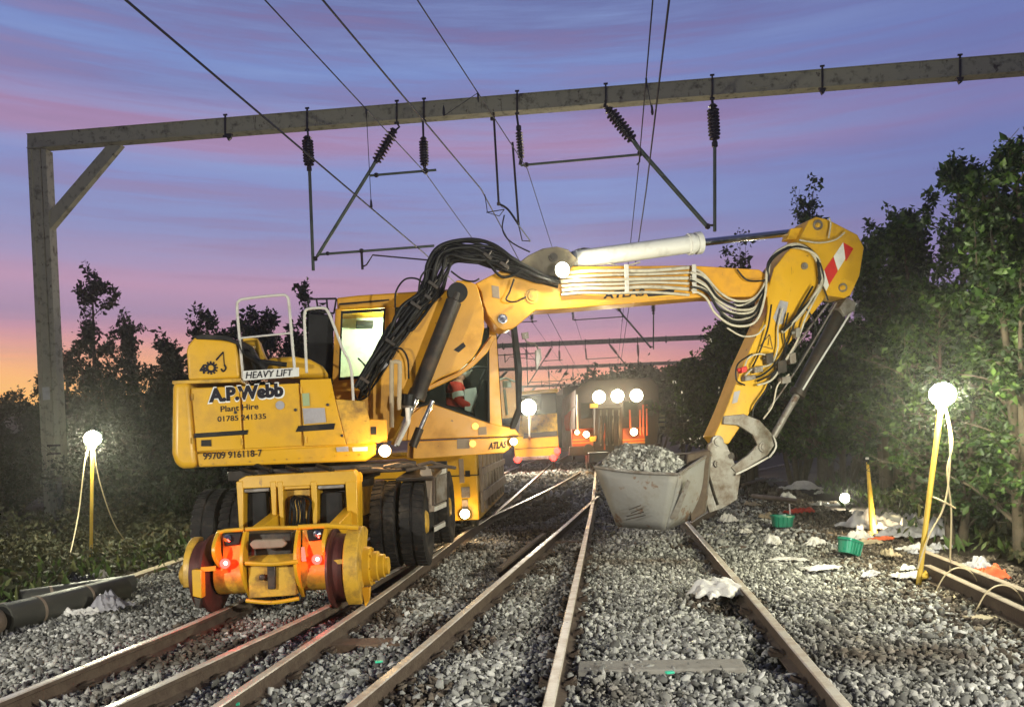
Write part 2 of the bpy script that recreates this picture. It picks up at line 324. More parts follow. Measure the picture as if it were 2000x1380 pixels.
ORG = {}
def tag(o, label=None, cat=None, group=None, kind=None):
    if label: o['label'] = label
    if cat: o['category'] = cat
    if group: o['group'] = group
    if kind: o['kind'] = kind
    return o
def thing(name, loc, label, cat, group=None):
    o = bpy.data.objects.new(name, None); COL.objects.link(o); o.location = loc; o.empty_display_size = .2
    ORG[o.name] = Vector(loc); return tag(o, label, cat, group)
def obj(name, mb, mat, parent=None, bevel=0.0, smooth=35, label=None, seg=2):
    me = bpy.data.meshes.new(name)
    if parent is not None: org = ORG[parent.name]
    else:
        xs = [v.x for v in mb.v]; ys = [v.y for v in mb.v]; zs = [v.z for v in mb.v]
        org = Vector(((min(xs) + max(xs)) / 2, (min(ys) + max(ys)) / 2, min(zs)))
    me.from_pydata([tuple(v - org) for v in mb.v], [], mb.f)
    mats = mat if isinstance(mat, (list, tuple)) else [mat]
    for q in mats: me.materials.append(M[q] if isinstance(q, str) else q)
    if len(mats) > 1: me.polygons.foreach_set('material_index', mb.mi)
    if smooth:
        me.polygons.foreach_set('use_smooth', [True] * len(me.polygons)); me.set_sharp_from_angle(angle=math.radians(smooth))
    me.update()
    o = bpy.data.objects.new(name, me); COL.objects.link(o)
    if parent is not None:
        o.parent = parent; ORG[o.name] = org
    else:
        o.location = org; ORG[o.name] = org
    if bevel:
        b = o.modifiers.new('bevel', 'BEVEL'); b.width = bevel; b.segments = seg; b.limit_method = 'ANGLE'; b.angle_limit = math.radians(40)
    if label: o['label'] = label
    return o
def raw_mesh(name, V, Fq, mats, mi=None, smooth=False):
    me = bpy.data.meshes.new(name); V = np.asarray(V, np.float32); Fq = np.asarray(Fq, np.int32)
    me.vertices.add(len(V)); me.vertices.foreach_set('co', V.ravel())
    me.loops.add(Fq.size); me.loops.foreach_set('vertex_index', Fq.ravel())
    me.polygons.add(len(Fq)); me.polygons.foreach_set('loop_start', np.arange(0, Fq.size, Fq.shape[1], dtype=np.int32))
    for q in mats: me.materials.append(M[q])
    if mi is not None: me.polygons.foreach_set('material_index', np.asarray(mi, np.int32))
    me.update(calc_edges=True); me.validate()
    return me
def link(name, me, parent=None, loc=(0, 0, 0)):
    o = bpy.data.objects.new(name, me); COL.objects.link(o); o.location = loc
    if parent is not None: o.parent = parent
    return o
def dup(root, loc, label=None, group=None):
    r = root.copy(); COL.objects.link(r); r.location = loc
    if label: r['label'] = label
    if group: r['group'] = group
    for ch in list(root.children):
        c = ch.copy(); COL.objects.link(c); c.parent = r
        for g in ch.children:
            d = g.copy(); COL.objects.link(d); d.parent = c
    return r
def text_mb(s, p0, p1, up, height, n_out, bold=0.0, thick=.002, stretch=None):
    """lettering whose baseline runs from p0 to p1, standing `height` tall along `up`, raised a little along n_out"""
    cu = bpy.data.curves.new('lettering', 'FONT'); cu.body = s; cu.size = 1.0; cu.offset = bold; cu.resolution_u = 3
    o = bpy.data.objects.new('lettering_tmp', cu); COL.objects.link(o)
    bpy.context.view_layer.update()
    me = bpy.data.meshes.new_from_object(o.evaluated_get(bpy.context.evaluated_depsgraph_get()))
    xs = [v.co.x for v in me.vertices]; w = max(xs) - min(xs); x0 = min(xs)
    p0, p1, up, n_out = Vector(p0), Vector(p1), Vector(up), Vector(n_out)
    ux = (p1 - p0) / w; mb = MB()
    vs = [p0 + ux * (v.co.x - x0) + up * (v.co.y / .69 * height) + n_out * thick for v in me.vertices]
    fs = [tuple(p.vertices) for p in me.polygons]
    # face towards n_out
    if fs:
        a = vs[fs[0][0]]; nn_ = (vs[fs[0][1]] - a).cross(vs[fs[0][2]] - a)
        if nn_.dot(n_out) < 0: fs = [tuple(reversed(f)) for f in fs]
    mb.add(vs, fs)
    bpy.data.objects.remove(o); bpy.data.curves.remove(cu); bpy.data.meshes.remove(me)
    return mb

# ------------------------------------------------------------------ lamps
def lamp(name, loc, power, col, parent, radius=.06, spot=None, aim=None):
    ld = bpy.data.lights.new(name, 'SPOT' if spot else 'POINT'); ld.energy = power; ld.color = col; ld.shadow_soft_size = radius
    if spot: ld.spot_size = math.radians(spot); ld.spot_blend = .6
    o = bpy.data.objects.new(name, ld); COL.objects.link(o)
    o.location = Vector(loc) - (ORG[parent.name] if parent is not None else Vector((0, 0, 0)))
    if parent is not None: o.parent = parent
    if aim is not None: o.rotation_euler = Vector(aim).to_track_quat('-Z', 'Y').to_euler()
    return o
E_ = {}
def glow(key, col, s):
    if key not in E_: E_[key] = emit('lamp_' + key, col, s)
    return E_[key]

# ------------------------------------------------------------------ ground
def ground():
    n = 90
    xs = np.concatenate([np.linspace(-600, -14, 14), np.linspace(-13.6, 14, n), np.linspace(15, 600, 14)])
    ys = np.concatenate([np.linspace(-60, -4, 6), np.linspace(-3, 40, 120), np.linspace(44, 1500, 16)])
    X, Y = np.meshgrid(xs, ys)
    Z = -.10 + .035 * np.sin(X * 1.3 + np.sin(Y * .9)) * np.cos(Y * 1.1) * (np.abs(X) < 20)
    lb = left_edge(Y); rb = right_edge(Y)
    Z = Z + np.clip((lb - X) / 5, 0, 1) * .12 + np.clip((X - veg_edge(Y)) / 3.5, 0, 1) * .35
    V = np.stack([X, Y, Z], -1).reshape(-1, 3); w = len(xs)
    i = np.arange(len(ys) - 1)[:, None] * w + np.arange(w - 1)[None, :]
    Fq = np.stack([i, i + 1, i + 1 + w, i + w], -1).reshape(-1, 4)
    me = raw_mesh('ground', V, Fq, ['soil']); me.polygons.foreach_set('use_smooth', [True] * len(me.polygons))
    tag(link('ground', me), kind='structure')
def left_edge(Y): return -5.75 + .02 * Y + .25 * np.clip(Y - 10.6, 0, 5)
def veg_edge(Y): return 3.35 + .25 * Y
def right_edge(Y): return 3.05 + .145 * Y

# ------------------------------------------------------------------ rails
RAILS = {}
RPROF = [(-.07, 0), (.07, 0), (.07, .012), (.012, .032), (.010, .105), (.036, .118), (.036, .146), (.028, .153), (-.028, .153), (-.036, .146), (-.036, .118), (-.010, .105), (-.012, .032), (-.07, .012)]
def rail_path(px_pts, extra=None, back=None, ztop=.14):
    pts = [G(x, y, ztop) for x, y in px_pts]
    if back is not None: pts.insert(0, pts[0] - (pts[1] - pts[0]).normalized() * back)
    if extra is not None: pts += [Vector(e) for e in extra]
    for p in pts: p.z = ztop - .153
    return catmull(pts, 8)
def sweep_rail(mb, path, roll=0):
    n = len(RPROF); vs = []
    for i, p in enumerate(path):
        t = path[min(i + 1, len(path) - 1)] - path[max(i - 1, 0)]; t.z = 0; t.normalize(); s = Vector((t.y, -t.x, 0))
        for u, v in RPROF:
            vs.append(p + s * u + UP * v)
    fs = []; mi = []
    for i in range(len(path) - 1):
        for k in range(n):
            k2 = (k + 1) % n; fs.append((i * n + k, (i + 1) * n + k, (i + 1) * n + k2, i * n + k2)); mi.append(1 if k in (6, 7, 8) else 0)
    fs.append(tuple(range(n))); mi.append(0); fs.append(tuple((len(path) - 1) * n + k for k in range(n - 1, -1, -1))); mi.append(0)
    b = len(mb.v); mb.v += vs; mb.f += [tuple(b + q for q in f) for f in fs]; mb.mi += mi
def rails():
    a7 = math.radians(7.0); D7 = Vector((math.sin(a7), math.cos(a7), 0))
    spec = [
        ('A', [(0, 1366), (205, 1283), (410, 1200), (560, 1130), (700, 1062), (800, 1010), (905, 958), (1000, 915)], 'worn rail under the left rail wheel of the excavator, leftmost of the rails', 3, 40),
        ('B', [(210, 1380), (420, 1285), (630, 1187), (760, 1118), (862, 1066)], 'rail that starts second from the left and runs in under the excavator tail', 2, None),
        ('C', [(418, 1380), (570, 1278), (720, 1177), (800, 1120), (905, 1040), (985, 985), (1075, 906)], 'rail third from the left, passing below the excavator dual tyres', 2, 30),
        ('D', [(680, 1380), (850, 1240), (1000, 1112), (1100, 1028), (1168, 968)], 'rail that curves across to meet the middle rail beside the loaded bucket', 1.5, None),
        ('E', [(1070, 1380), (1108, 1210), (1140, 1065), (1156, 990), (1161, 950), (1163, 920)], 'middle rail running almost straight away from the camera', 1.5, 60),
        ('F', [(1655, 1380), (1500, 1200), (1420, 1108), (1345, 1022), (1305, 975), (1272, 935), (1250, 912)], 'right rail with a torn white bag against it, running behind the bucket', 1.5, 60),
        ('H', [(905, 1032), (960, 1006), (1030, 975), (1090, 945), (1135, 920)], 'thin bright rail in the dark gap beyond the excavator tyres', None, None),
        ('K', [(905, 960), (980, 925), (1022, 908)], 'short stretch of rail in front of the far yellow machine, beside the trailer', None, None),
    ]
    for key, pp, label, back, far in spec:
        path = rail_path(pp, None, back)
        if far:
            q = path[-1].copy(); path += [q + D7 * (far * k / 6) for k in range(1, 7)]
        RAILS[key] = path
        mb = MB(); sweep_rail(mb, path)
        o = obj('rail', mb, ['rust', 'railtop'], smooth=40)
        tag(o, label, 'rail', 'rails laid in the ballast')
        k = .3; acc = 0.0
        for p, q in zip(path, path[1:]):
            l = (q - p).length; d = (q - p).normalized(); sdv = Vector((d.y, -d.x, 0))
            while k < acc + l:
                c_ = p + d * (k - acc); k += .68
                if 2.6 < c_.y < 12:
                    for s_ in (-1, 1):
                        cm = MB(); b0 = c_ + sdv * s_ * .055 + UP * .03
                        cm.tube([b0 - d * .035 + UP * .01, b0 + sdv * s_ * .05 - d * .03 + UP * .03, b0 + sdv * s_ * .055 + d * .03 + UP * .03, b0 + d * .03 + UP * .012], .011, 6, smooth=3); cm.box(b0 + sdv * s_ * .03, sdv * .045, d * .05, UP * .012)
                        obj('rail_clip', cm, 'rust', o)
            acc += l
    # check rails / closure pieces near the crossing
    mb = MB(); sweep_rail(mb, rail_path([(975, 1108), (1020, 1072), (1062, 1040)]))
    tag(obj('check_rail', mb, ['rust', 'rust']), 'short check rail beside the curving rail left of the bucket', 'rail', 'rails laid in the ballast')
    mb = MB(); sweep_rail(mb, rail_path([(1347, 1020), (1372, 1004), (1402, 988)], ztop=.14))
    tag(obj('cut_rail', mb, ['rust', 'railtop']), 'short bright rail end angling away from the right rail behind the bucket', 'rail', 'rails laid in the ballast')

def rail_dist(X, Y):
    d = np.full(X.shape, 9.0)
    for path in RAILS.values():
        ys = np.array([p.y for p in path]); xs = np.array([p.x for p in path])
        sl = (xs[-1] - xs[0]) / max(ys[-1] - ys[0], .1)
        xi = np.interp(Y, ys, xs); dd = np.abs(X - xi) / math.sqrt(1 + sl * sl)
        dd[(Y < ys[0]) | (Y > ys[-1])] = 9
        d = np.minimum(d, dd)
    return d
ICO = None
def ico():
    t = (1 + 5 ** .5) / 2
    v = np.array([(-1, t, 0), (1, t, 0), (-1, -t, 0), (1, -t, 0), (0, -1, t), (0, 1, t), (0, -1, -t), (0, 1, -t), (t, 0, -1), (t, 0, 1), (-t, 0, -1), (-t, 0, 1)], float)
    v /= np.linalg.norm(v[0])
    f = np.array([(0, 11, 5), (0, 5, 1), (0, 1, 7), (0, 7, 10), (0, 10, 11), (1, 5, 9), (5, 11, 4), (11, 10, 2), (10, 7, 6), (7, 1, 8), (3, 9, 4), (3, 4, 2), (3, 2, 6), (3, 6, 8), (3, 8, 9), (4, 9, 5), (2, 4, 11), (6, 2, 10), (8, 6, 7), (9, 8, 1)])
    return v, f
def stones(name, C, R, mats, mi=None):
    n = len(C); v, f = ico()
    S = rng.uniform(.45, 1.35, (n, 1, 3)) * R[:, None, None]
    V = v[None] * (1 + rng.uniform(-.42, .30, (n, 12, 1)))
    for k in range(7):                      # knock flat faces off each stone
        nr = rng.normal(size=(n, 1, 3)); nr /= np.linalg.norm(nr, axis=2, keepdims=True)
        e = np.maximum(0, (V * nr).sum(2, keepdims=True) - rng.uniform(.20, .58, (n, 1, 1))); V = V - e * nr
    V = V * S * 1.5
    a = rng.uniform(0, 2 * PI, n); b = rng.uniform(0, 2 * PI, n); c = rng.uniform(0, 2 * PI, n)
    def rot(ax, an):
        i, j = [(1, 2), (0, 2), (0, 1)][ax]; m_ = np.tile(np.eye(3), (n, 1, 1)); m_[:, i, i] = np.cos(an); m_[:, j, j] = np.cos(an); m_[:, i, j] = -np.sin(an); m_[:, j, i] = np.sin(an); return m_
    Rm = rot(0, a) @ rot(1, b) @ rot(2, c)
    V = np.einsum('nij,nkj->nki', Rm, V) + C[:, None, :]
    Fq = (f[None] + np.arange(n)[:, None, None] * 12).reshape(-1, 3)
    return raw_mesh(name, V.reshape(-1, 3), Fq, mats, None if mi is None else np.repeat(mi, 20))
def hnoise(X, Y):
    return (np.sin(X * 2.1 + 1.3 * np.sin(Y * 1.7)) * np.cos(Y * 1.9 + .8 * np.sin(X * 1.1)) + .5 * np.sin(X * 5.3 + Y * 3.1) * np.cos(Y * 4.7 - X * 2.2))
def ballast():
    Cs = []; Rs = []
    for (y0, y1, sp, r0, r1, lay) in ((2.6, 6.5, .039, .012, .032, 2), (6.5, 11, .043, .013, .030, 2), (11, 19, .062, .02, .042, 1), (19, 46, .20, .06, .11, 1)):
        for l in range(lay):
            xs = np.arange(-9, 9.5, sp); ys = np.arange(y0, y1, sp); X, Y = np.meshgrid(xs, ys); X = X.ravel() + rng.uniform(-.5, .5, X.size) * sp; Y = Y.ravel() + rng.uniform(-.5, .5, Y.size) * sp
            keep = (np.abs(X) < .68 * Y + 1.2)
            keep &= X > left_edge(Y) + .15 * hnoise(X * 2, Y * 2); keep &= X < right_edge(Y) + .8 + .25 * hnoise(X * 2, Y * 2)
            X, Y = X[keep], Y[keep]; d = rail_dist(X, Y)
            k2 = d > .06; X, Y, d = X[k2], Y[k2], d[k2]
            hn = hnoise(X, Y)
            Z = .005 + .024 * hn - .022 * np.exp(-(d / .13) ** 2) + (l * .014)
            Z += rng.uniform(-.012, .012, X.size)
            # scooped-out, bare patches beside the rails
            for (px, py, rr, dep) in ((655, 1262, .28, .10), (735, 1290, .25, .10), (1360, 1060, .22, .10), (1450, 1190, .30, .12), (1040, 1050, .5, .09), (980, 975, 1.2, .10), (1500, 1290, .25, .08), (930, 1120, .35, .06)):
                g = G(px, py); Z -= dep * np.exp(-(((X - g.x) ** 2 + (Y - g.y) ** 2) / rr ** 2))
            R = rng.uniform(r0, r1, X.size) * rng.choice([.7, 1, 1, 1.25], X.size)
            Cs.append(np.stack([X, Y, Z], -1)); Rs.append(R)
    C = np.concatenate(Cs); R = np.concatenate(Rs)
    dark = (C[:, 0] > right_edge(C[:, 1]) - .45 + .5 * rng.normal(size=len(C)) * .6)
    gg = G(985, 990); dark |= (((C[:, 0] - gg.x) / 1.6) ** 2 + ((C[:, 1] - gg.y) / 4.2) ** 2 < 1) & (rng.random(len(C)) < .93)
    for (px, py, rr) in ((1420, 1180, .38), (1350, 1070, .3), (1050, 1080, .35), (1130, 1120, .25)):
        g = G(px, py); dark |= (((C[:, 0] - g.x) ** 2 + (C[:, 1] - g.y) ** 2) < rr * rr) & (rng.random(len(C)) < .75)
    dl = rail_dist(C[:, 0], C[:, 1]); dark |= (dl < .42) & (C[:, 0] < .5) & (C[:, 1] > 4.2) & (np.sin(C[:, 0] * 3.3 + C[:, 1] * 1.9) * np.cos(C[:, 1] * 1.3) > .35) & (rng.random(len(C)) < .8)
    # gauge of the stones near the excavator side is left grey
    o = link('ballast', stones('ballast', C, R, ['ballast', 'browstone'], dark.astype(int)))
    tag(o, kind='stuff')

# ------------------------------------------------------------------ foliage
def leaves_mesh(name, C, size, mat, droop=.3, stretch=1.7, up=.0, fold=.25):
    n = len(C)
    ax = rng.normal(size=(n, 3)); ax[:, 2] -= droop; ax[:, 2] += up; ax /= np.linalg.norm(ax, axis=1)[:, None]
    nr = rng.normal(size=(n, 3)); nr[:, 2] += .6; sd_ = np.cross(ax, nr); sd_ /= np.linalg.norm(sd_, axis=1)[:, None] + 1e-9
    nm = np.cross(ax, sd_)
    s = (size * np.clip(rng.lognormal(-.05, .38, n), .35, 2.2))[:, None]
    V = np.empty((n, 4, 3)); V[:, 0] = C; V[:, 2] = C + ax * s * stretch - nm * s * .15
    V[:, 1] = C + ax * s * stretch * .5 + sd_ * s * .5 + nm * s * fold; V[:, 3] = C + ax * s * stretch * .5 - sd_ * s * .5 + nm * s * fold
    b = np.arange(n)[:, None] * 4
    T = np.concatenate([b + np.array([0, 1, 2]), b + np.array([0, 2, 3])], 1).reshape(-1, 3)
    return raw_mesh(name, V.reshape(-1, 3), T, [mat])
def grow(h, rad, r, nlimb, lean=(0, 0), multi=1, crown0=.2, shape='oval', twig=7):
    """skeleton of a tree standing at the origin: returns wood MB and points where leaves hang"""
    wood = MB(); tips = []
    for s in range(multi):
        ang = r.uniform(0, 2 * PI); hh = h * (1 if s == 0 else r.uniform(.62, .95)); off = 0 if s == 0 else r.uniform(.3, .8) * rad
        base = Vector((math.cos(ang) * .18 * (s > 0), math.sin(ang) * .18 * (s > 0), -.1))
        top = Vector((math.cos(ang) * off + lean[0], math.sin(ang) * off + lean[1], hh))
        mid = base.lerp(top, .5) + Vector((r.uniform(-.15, .15), r.uniform(-.15, .15), 0)) * rad * .5
        tr = catmull([base, mid, top], 5); r0 = .022 * hh ** .9 + .01
        wood.tube(tr, [r0 * (1 - .9 * i / (len(tr) - 1)) for i in range(len(tr))], 7)
        nl = int(nlimb / (1 if s == 0 else 1.5))
        for i in range(nl):
            t = crown0 + (1 - crown0) * ((i + r.random()) / nl) ** .9; t = min(t, .985)
            p = tr[min(int(t * (len(tr) - 1)), len(tr) - 1)].lerp(tr[min(int(t * (len(tr) - 1)) + 1, len(tr) - 1)], t * (len(tr) - 1) % 1)
            if shape == 'oval': w = rad * (1 - .82 * max(0, (t - .45) / .55) ** 1.2) * (.75 + .25 * min(1, (t - crown0) / .2))
            elif shape == 'spire': w = rad * (1.05 - t) ** .7
            else: w = rad * math.sin(PI * min(1, .15 + .8 * t)) ** .6
            w *= r.uniform(.35, 1.3)
            a = r.uniform(0, 2 * PI); rise = r.uniform(.25, .75) * w
            e = p + Vector((math.cos(a) * w, math.sin(a) * w, rise)); md = p.lerp(e, .5) + Vector((0, 0, .12 * w))
            lb = catmull([p, md, e], 4); wood.tube(lb, [max(.004, r0 * .35 * (1 - t * .7) * (1 - .85 * k / (len(lb) - 1))) for k in range(len(lb))], 5)
            for k in range(twig):
                u = .25 + .78 * r.random(); q = lb[min(int(u * (len(lb) - 1)), len(lb) - 1)]
                a2 = r.uniform(0, 2 * PI); tl = r.uniform(.18, .42) * max(.5, w * .6)
                q2 = q + Vector((math.cos(a2) * tl, math.sin(a2) * tl, r.uniform(-.1, .9) * tl))
                wood.tube([q, q2], .004, 3); tips.append((q, q2))
        tips.append((tr[-3], tr[-1] + Vector((0, 0, .15))))
    for k in range(int(10 + nlimb * .5)):        # long leading shoots that break the outline
        q = tips[r.randrange(len(tips))][1]
        if q.z < h * .45: continue
        l = r.uniform(.25, .75) * min(1.2, .35 * h ** .6); e = q + Vector((r.uniform(-.22, .22) * l, r.uniform(-.22, .22) * l, l))
        wood.tube([q - Vector((0, 0, .1)), e], [.008, .003], 4)
        for j in range(4): tips.append((q.lerp(e, j / 4), q.lerp(e, (j + 1) / 4)))
    return wood, tips
def make_tree(name, base, h, rad, seed, nleaf, size, mat, label, cat='tree', group=None, nlimb=26, multi=1, shape='oval', crown0=.2, droop=.3, lean=(0, 0), spread=.07):
    r = random.Random(seed); wood, tips = grow(h, rad, r, nlimb, lean, multi, crown0, shape)
    T0 = np.array([list(a) for a, b in tips]); T1 = np.array([list(b) for a, b in tips])
    wgt = rng.gamma(.6, 1, len(tips)) + .04; wgt /= wgt.sum()            # some twigs leafy, some almost bare
    k = rng.choice(len(tips), nleaf, p=wgt); u = rng.uniform(0, 1.12, (nleaf, 1))
    C = T0[k] * (1 - u) + T1[k] * u + rng.normal(0, spread, (nleaf, 3))
    C = C[C[:, 2] > .02]
    root = thing(name, base, label, cat, group)
    wood.v = [v + Vector(base) for v in wood.v]
    obj('trunk', wood, 'bark', root, smooth=60)
    link('crown', leaves_mesh('crown', C, size, mat, droop), root)
    return root

def trees():
    # right-hand belt: (px of trunk, depth, pixel y of the top, radius, kind)
    R_ = [
        (2010, 9.4, 290, 1.05, 17000, .042, 'tall broad-leaved tree cut by the right edge of the photo', 3, .04),
        (1900, 12.4, 330, 1.15, 20000, .050, 'tall leafy tree directly above the bright right-hand site light', 3, .045),
        (1850, 10.6, 600, 1.0, 17000, .040, 'bushy young tree just behind the bright right-hand site light, leaves lit', 4, .04),
        (1965, 10.8, 500, 1.1, 15000, .042, 'lit bushy tree in the gap right of the bright right-hand site light', 4, .045),
        (2080, 11.0, 320, 1.6, 20000, .05, 'dark tree beyond the right edge, only its left side in view', 2, .05),
        (1730, 17.5, 470, 1.5, 24000, .058, 'dark broad tree right of the red and white chevron on the arm', 3, .05),
        (1800, 16.0, 425, 1.3, 22000, .058, 'dark tree between the chevron and the tall tree over the site light', 3, .05),
        (1645, 20.0, 650, 1.6, 26000, .062, 'thin stemmed lit tree behind the yellow glowing pole', 6, .05),
        (1555, 21.5, 640, 1.6, 26000, .066, 'thin stemmed tree right of the excavator bucket linkage', 6, .05),
        (1605, 21.5, 395, 1.1, 2600, .07, 'sparse feathery tree whose top shows above the excavator arm', 2, .08),
        (1465, 23.0, 640, 1.6, 26000, .085, 'dark green tree behind the excavator arm and its hose loop', 3, .06),
        (1418, 26.0, 650, 1.5, 26000, .085, 'mid green tree between the far gantry beam and the arm', 3, .08),
        (1465, 24.0, 510, .8, 1800, .075, 'small feathery treetop showing over the boom left of the arm', 2, .09),
        (1335, 44.0, 735, 2.6, 14000, .13, 'far dark tree behind the direction board', 3, .15),
        (1225, 62.0, 745, 4.0, 12000, .2, 'far dark tree rising above the train lights', 4, .3),
        (1290, 54.0, 735, 3.2, 12000, .17, 'far dark tree right of the train with the three lamps', 3, .2),
    ]
    for i, (px, Y, ty, rad, nl, sz, lab, mu, sp) in enumerate(R_):
        b = P(px, 900, Y); b.z = .1
        h = P(px, ty, Y).z - b.z
        bare = nl < 5000
        make_tree('tree', b, h, rad, 40 + i, nl, sz, 'leaf_l' if i > 11 else 'leaf_r', lab, 'tree', 'trees right of the tracks', nlimb=22 if bare else 40,
                  multi=mu + (0 if bare else 2), shape='spire' if (bare or i in (0, 1, 4, 5, 6)) else 'oval', crown0=.5 if bare else (.08 if i in (0, 2, 3) else .22), spread=sp)
    L_ = [
        (200, 26.5, 560, 1.58, 7056, .070, 'tall spiry young tree against the sunset, right of the gantry post', 3, .07, 'spire'),
        (268, 25.5, 650, 1.68, 7056, .070, 'leafy sapling against the sunset just left of the yellow counterweight', 4, .07, 'spire'),
        (335, 23.0, 670, 1.68, 6384, .070, 'low leafy sapling touching the left edge of the yellow bodywork', 4, .07, 'spire'),
        (140, 27.5, 690, 1.68, 5376, .070, 'dark sapling immediately right of the gantry post', 4, .07, 'spire'),
        (420, 24.0, 625, 1.86, 7056, .070, 'sapling top showing above the black engine cover of the excavator', 3, .07, 'spire'),
        (540, 25.0, 622, 2.06, 8064, .070, 'spiry treetop seen through the first white handrail', 3, .07, 'spire'),
        (480, 25.5, 655, 2.06, 7056, .070, 'treetop seen left of the first white handrail, behind the hood', 4, .07, 'spire'),
        (630, 24.0, 622, 1.2, 16000, .08, 'dark dense tree behind the rear corner of the excavator cab', 3, .08, 'oval'),
        (590, 26.0, 665, 1.6, 14000, .08, 'dark tree between the two white handrails', 3, .08, 'oval'),
        (5, 28.0, 800, 1.9, 22000, .065, 'round dark bush left of the gantry post at the edge of the photo', 6, .08, 'round'),
        (150, 29.0, 790, 1.8, 22000, .065, 'dark bush behind the left site light, right of the gantry post', 6, .08, 'round'),
        (238, 26.5, 800, 1.8, 22000, .065, 'dark bush right of the left site light', 6, .08, 'round'),
        (325, 24.0, 785, 1.8, 22000, .065, 'dark bush left of the excavator, below the saplings', 6, .08, 'round'),
        (430, 24.0, 820, 2.0, 14000, .07, 'dark bush hidden mostly behind the excavator counterweight', 5, .08, 'round'),
        (30, 26.5, 885, 1.5, 12000, .055, 'low dark bush at the foot of the gantry post', 6, .07, 'round'),
        (250, 18.5, 925, 1.5, 15000, .05, 'low dark bush between the left site light and the dual tyres', 6, .07, 'round'),
        (355, 17.0, 935, 1.3, 12000, .05, 'low dark bush close to the left dual tyres', 6, .07, 'round'),
        (-70, 25.5, 850, 1.6, 12000, .06, 'dark bush cut by the left edge of the photo', 5, .08, 'round'),
    ]
    for i, (px, Y, ty, rad, nl, sz, lab, mu, sp, shp) in enumerate(L_):
        b = P(px, 950, Y); b.z = .0
        h = P(px, ty, Y).z - b.z
        bush = shp == 'round'
        make_tree('bush' if bush else 'tree', b, h, rad, 90 + i, nl, sz, 'leaf_l', lab, 'bush' if bush else 'tree', 'bushes left of the tracks' if bush else 'trees left of the tracks',
                  nlimb=30 if bush else (24 if shp == 'spire' else 40), multi=mu, shape=shp, crown0=.05 if bush else .12, spread=sp, droop=0)
def undergrowth():
    # low weeds and brambles either side, one mass each
    for name, fn, mat, n, sz in (('undergrowth', 'L', 'leaf_b', 42000, .045), ('undergrowth', 'R', 'leaf_b', 60000, .05), ('grass', 'G', 'grass', 2200, .04)):
        if fn == 'L':
            Y = rng.uniform(7, 19, n); X = left_edge(Y) - .25 - rng.gamma(1.8, 1.6, n)
            hh = .15 + .55 * np.clip((left_edge(Y) - X) / 4, 0, 1)
        elif fn == 'R':
            Y = rng.uniform(4.5, 24, n); X = veg_edge(Y) + rng.gamma(1.7, .8, n)
            hh = .12 + 1.1 * np.clip((X - veg_edge(Y) - .1) / 3.0, 0, 1)
        else:
            Y = rng.uniform(8.5, 15, n); X = left_edge(Y) - .9 + .45 * rng.normal(size=n); hh = .16 + 0 * X
            c = rng.uniform(0, 1, n) < .35
            Y[c] = rng.uniform(9.5, 22, c.sum()); X[c] = veg_edge(Y[c]) - .1 + .35 * rng.normal(size=c.sum())
        cl = .5 + .5 * np.sin(X * 3.1 + np.sin(Y * 2.3) * 2) * np.cos(Y * 2.7 + X)
        Z = rng.uniform(0, 1, n) ** .8 * hh * (.35 + cl)
        C = np.stack([X, Y, Z], -1)
        me = leaves_mesh(name, C, sz, mat, droop=-.1 if fn != 'G' else -1.6, stretch=1.5 if fn != 'G' else 3.2)
        tag(link(name, me), kind='stuff')

